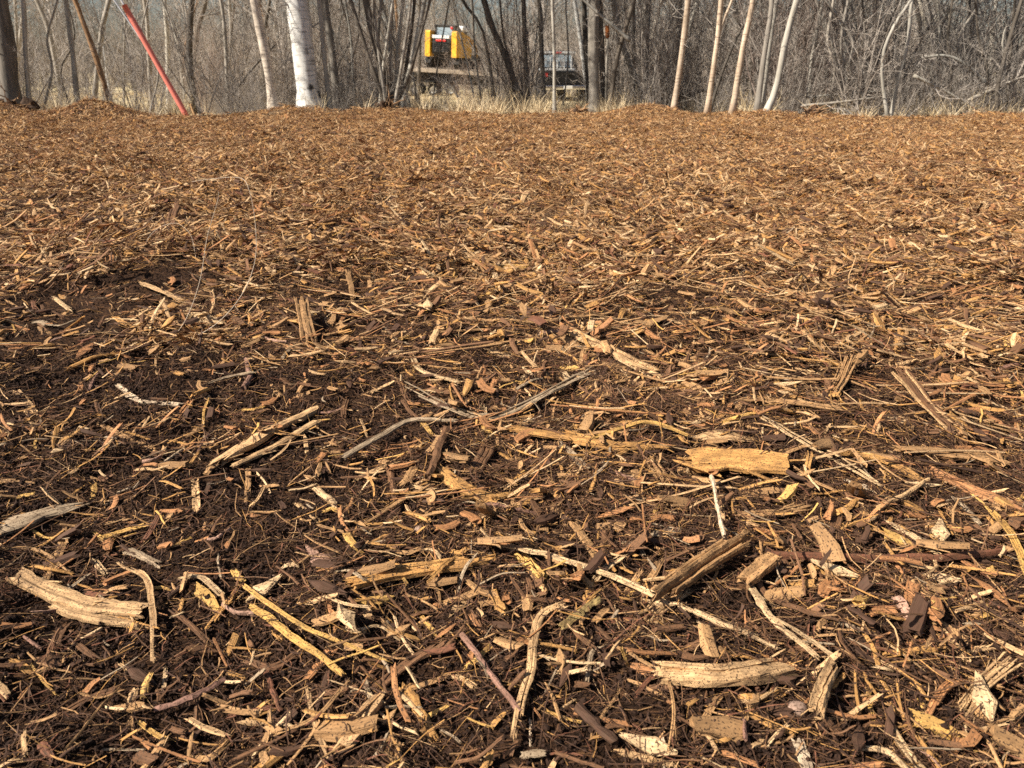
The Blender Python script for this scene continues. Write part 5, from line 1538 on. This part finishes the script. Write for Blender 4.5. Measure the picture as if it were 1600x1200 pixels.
mb = MB(); mb.box(at_depth(638, 120, YT)[0] - tl[0], at_depth(722, 120, YT)[0] - tl[0], -.98, -.62, .62, .67, .01)
part("fender", M_DKG, e, mb)

# loader, seen from behind: local y runs forward (away), x across
lx = at_depth(703, 100, YT)[0]
lz = gzt + zt + (lx - tl[0]) * math.tan(ang)
e = empty("track_loader", (lx, YT + .05, lz + .02), "yellow compact track loader with dark rear grille standing on the trailer", "loader")
e.rotation_euler = (0, -ang, rad(-24)); e.scale = (1.0, 1.0, 1.02)
for sx in (-1, 1):
    mb = MB()
    P = [(0, -.75, .05), (0, -.95, .25), (0, -.78, .47), (0, .65, .47), (0, .95, .28), (0, .7, .05)]
    xs = (sx * .74 - .17, sx * .74 + .17)
    V = [(x, q[1], q[2]) for x in xs for q in P]
    f = [tuple(range(5, -1, -1)), tuple(range(6, 12))] + [(i, (i + 1) % 6, 6 + (i + 1) % 6, 6 + i) for i in range(6)]
    mb.add(V, f)
    for i in range(14):
        yy = -.72 + i * .108
        mb.box(xs[0] - .01, xs[1] + .01, yy, yy + .05, .465, .50)
    part("track", M_RUB, e, mb)
mb = MB(); mb.box(-.58, .58, -.62, .8, .36, .62, .04); part("chassis", M_DKG, e, mb)
mb = MB(); mb.box(-.56, .56, -.86, .1, .625, 1.30, .06); part("engine_cover", M_DKG, e, mb)
for sx in (-1, 1):
    mb = MB()
    # rear post plate with the boom pivot
    xs = (sx * .70 - .13, sx * .70 + .13)
    P = [(-.98, .52), (.55, .52), (.62, .95), (.2, 1.28), (-.3, 1.60), (-.93, 1.62), (-.98, 1.55)]
    V = [(x, q[0], q[1]) for x in xs for q in P]; k = len(P)
    f = [tuple(range(k - 1, -1, -1)), tuple(range(k, 2 * k))] + [(i, (i + 1) % k, k + (i + 1) % k, k + i) for i in range(k)]
    mb.add(V, f); part("rear_post", M_YEL, e, mb)
    mb = MB()
    P = np.array([(sx * .72, -.6, 1.55), (sx * .72, .3, 1.42), (sx * .72, 1.1, 1.05), (sx * .72, 1.45, .45)])
    mb.tube(smooth_path(P, 12), .10, 6, squash=.8); part("lift_arm", M_YEL, e, mb)
mb = MB(); mb.box(-.46, .46, -.93, -.87, .70, 1.28, .02); gr_ = part("grille", M_DKG, e, mb)
for i in range(6):
    mb = MB(); mb.box(-.40, .40, -.96, -.925, .74 + i * .075, .772 + i * .075, .004); part("slat", M_RUB, gr_, mb)
mb = MB(); mb.box(-.42, .42, -.965, -.932, 1.19, 1.215)
mb2 = MB()
for i in range(7): mb2.box(-.44 + i * .128, -.33 + i * .128, -.985, -.955, 1.30, 1.43, .006)
part("maker_name", M_WHT, e, mb2)
mb = MB(); mb.box(-.26, .26, -.985, -.94, 1.17, 1.25, .006); part("red_badge", M_RLT, e, mb)
mb = MB()
for sx in (-1, 1):
    for yy in (-.5, .55): mb.box(sx * .5 - .045, sx * .5 + .045, yy - .05, yy + .05, 1.28, 1.82, .01)
mb.box(-.56, .56, -.58, .64, 1.80, 1.88, .02); part("cab_frame", M_DKG, e, mb)
mb = MB(); mb.box(-.44, .44, -.54, -.52, 1.44, 1.78); part("rear_window", M_GLS, e, mb)
mb = MB(); mb.box(.30, .42, -.62, -.56, 1.70, 1.80, .01); part("tail_lamp", M_RLT, e, mb)
mb = MB(); mb.box(.52, .82, -.3, .3, 1.64, 1.86, .05); part("air_filter", M_WHT, e, mb)
mb = MB(); mb.box(-.9, .9, 1.35, 1.42, .05, .65, .01); mb.box(-.9, .9, 1.42, 1.95, .05, .11, .01); part("bucket", M_DKG, e, mb)

# pickup, seen from behind: local y runs forward (away)
YP = 31.0
pxl = at_depth(886, 140, YP)[0]
gzp = float(ground_h(pxl, YP))
e = empty("pickup_truck", (pxl, YP, gzp), "black pickup truck seen from behind through the bare trunks", "pickup truck")
e.rotation_euler = (0, 0, rad(10))
def prism(mb, prof, x0, x1, inset=0):
    """side profile (y, z) carried across x; the top points draw in by inset"""
    zt_ = max(q[1] for q in prof); zb = min(q[1] for q in prof); k = len(prof)
    V = []
    for sx, x in ((1, x0), (-1, x1)):
        for q in prof: V.append((x + sx * inset * (q[1] - zb) / (zt_ - zb), q[0], q[1]))
    f = [tuple(range(k)), tuple(range(2 * k - 1, k - 1, -1))] + [(i, k + i, k + (i + 1) % k, (i + 1) % k) for i in range(k)]
    mb.add(V, f)
mb = MB()
prism(mb, [(0, .52), (.02, 1.06), (2.0, 1.08), (3.9, 1.1), (5.2, 1.03), (5.45, .9), (5.5, .52)], -.94, .94, .03)
part("body", M_BLK, e, mb)
mb = MB(); prism(mb, [(1.75, 1.09), (1.95, 1.72), (2.4, 1.80), (3.3, 1.78), (4.15, 1.11)], -.86, .86, .14); part("cab", M_BLK, e, mb)
mb = MB(); V = [(-.66, 1.795, 1.20), (.66, 1.795, 1.20), (.60, 1.935, 1.64), (-.60, 1.935, 1.64)]
V2 = [(x, y - .03, z) for x, y, z in V]
mb.add(V2 + V, [(0, 1, 2, 3), (7, 6, 5, 4), (0, 4, 5, 1), (1, 5, 6, 2), (2, 6, 7, 3), (3, 7, 4, 0)]); part("rear_window", M_GLS, e, mb)
for i in range(5):
    mb = MB(); x = -.56 + i * .28
    mb.tube([(x, 1.70, 1.12), (x, 1.72, 1.70)], .016, 6); part("rack_bar", M_WHT, e, mb)
mb = MB(); mb.box(-.72, .72, 1.68, 1.76, 1.69, 1.76, .01); part("rack_top", M_WHT, e, mb)
mb = MB(); mb.box(-.72, .72, 1.66, 1.74, 1.085, 1.15, .01); part("rack_base", M_WHT, e, mb)
mb = MB(); mb.box(-.15, .15, 1.64, 1.678, 1.69, 1.75, .006); part("brake_lamp", M_RLT, e, mb)
mb = MB(); mb.box(-.70, .70, -.035, -.004, .62, 1.05, .02); tg = part("tailgate", M_BLK, e, mb)
mb = MB(); mb.box(-.12, .12, -.06, -.036, .93, .98, .005); part("handle", M_DKG, tg, mb)
for sx in (-1, 1):
    mb = MB(); mb.box(sx * .82 - .07, sx * .82 + .07, -.04, -.004, .86, 1.0, .01); part("tail_lamp", M_RLT, e, mb)
mb = MB(); mb.box(-.93, .93, -.17, -.04, .42, .56, .03); part("bumper", M_CHR, e, mb)
mb = MB(); mb.box(-.16, .16, -.20, -.175, .44, .55, .004); part("licence_plate", M_WHT, e, mb)
for sx in (-1, 1):
    for yy in (1.05, 4.45): wheel_parts(e, sx * .84, yy, .37, .37, .24, M_CHR)
    mb = MB(); mb.box(sx * 1.02 - .09, sx * 1.02 + .09, 3.35, 3.47, 1.12, 1.3, .02); part("side_mirror", M_BLK, e, mb)
    mb = MB(); mb.box(sx * .945 - .008, sx * .945 + .008, 2.1, 3.4, .62, .67); part("side_trim", M_CHR, e, mb)
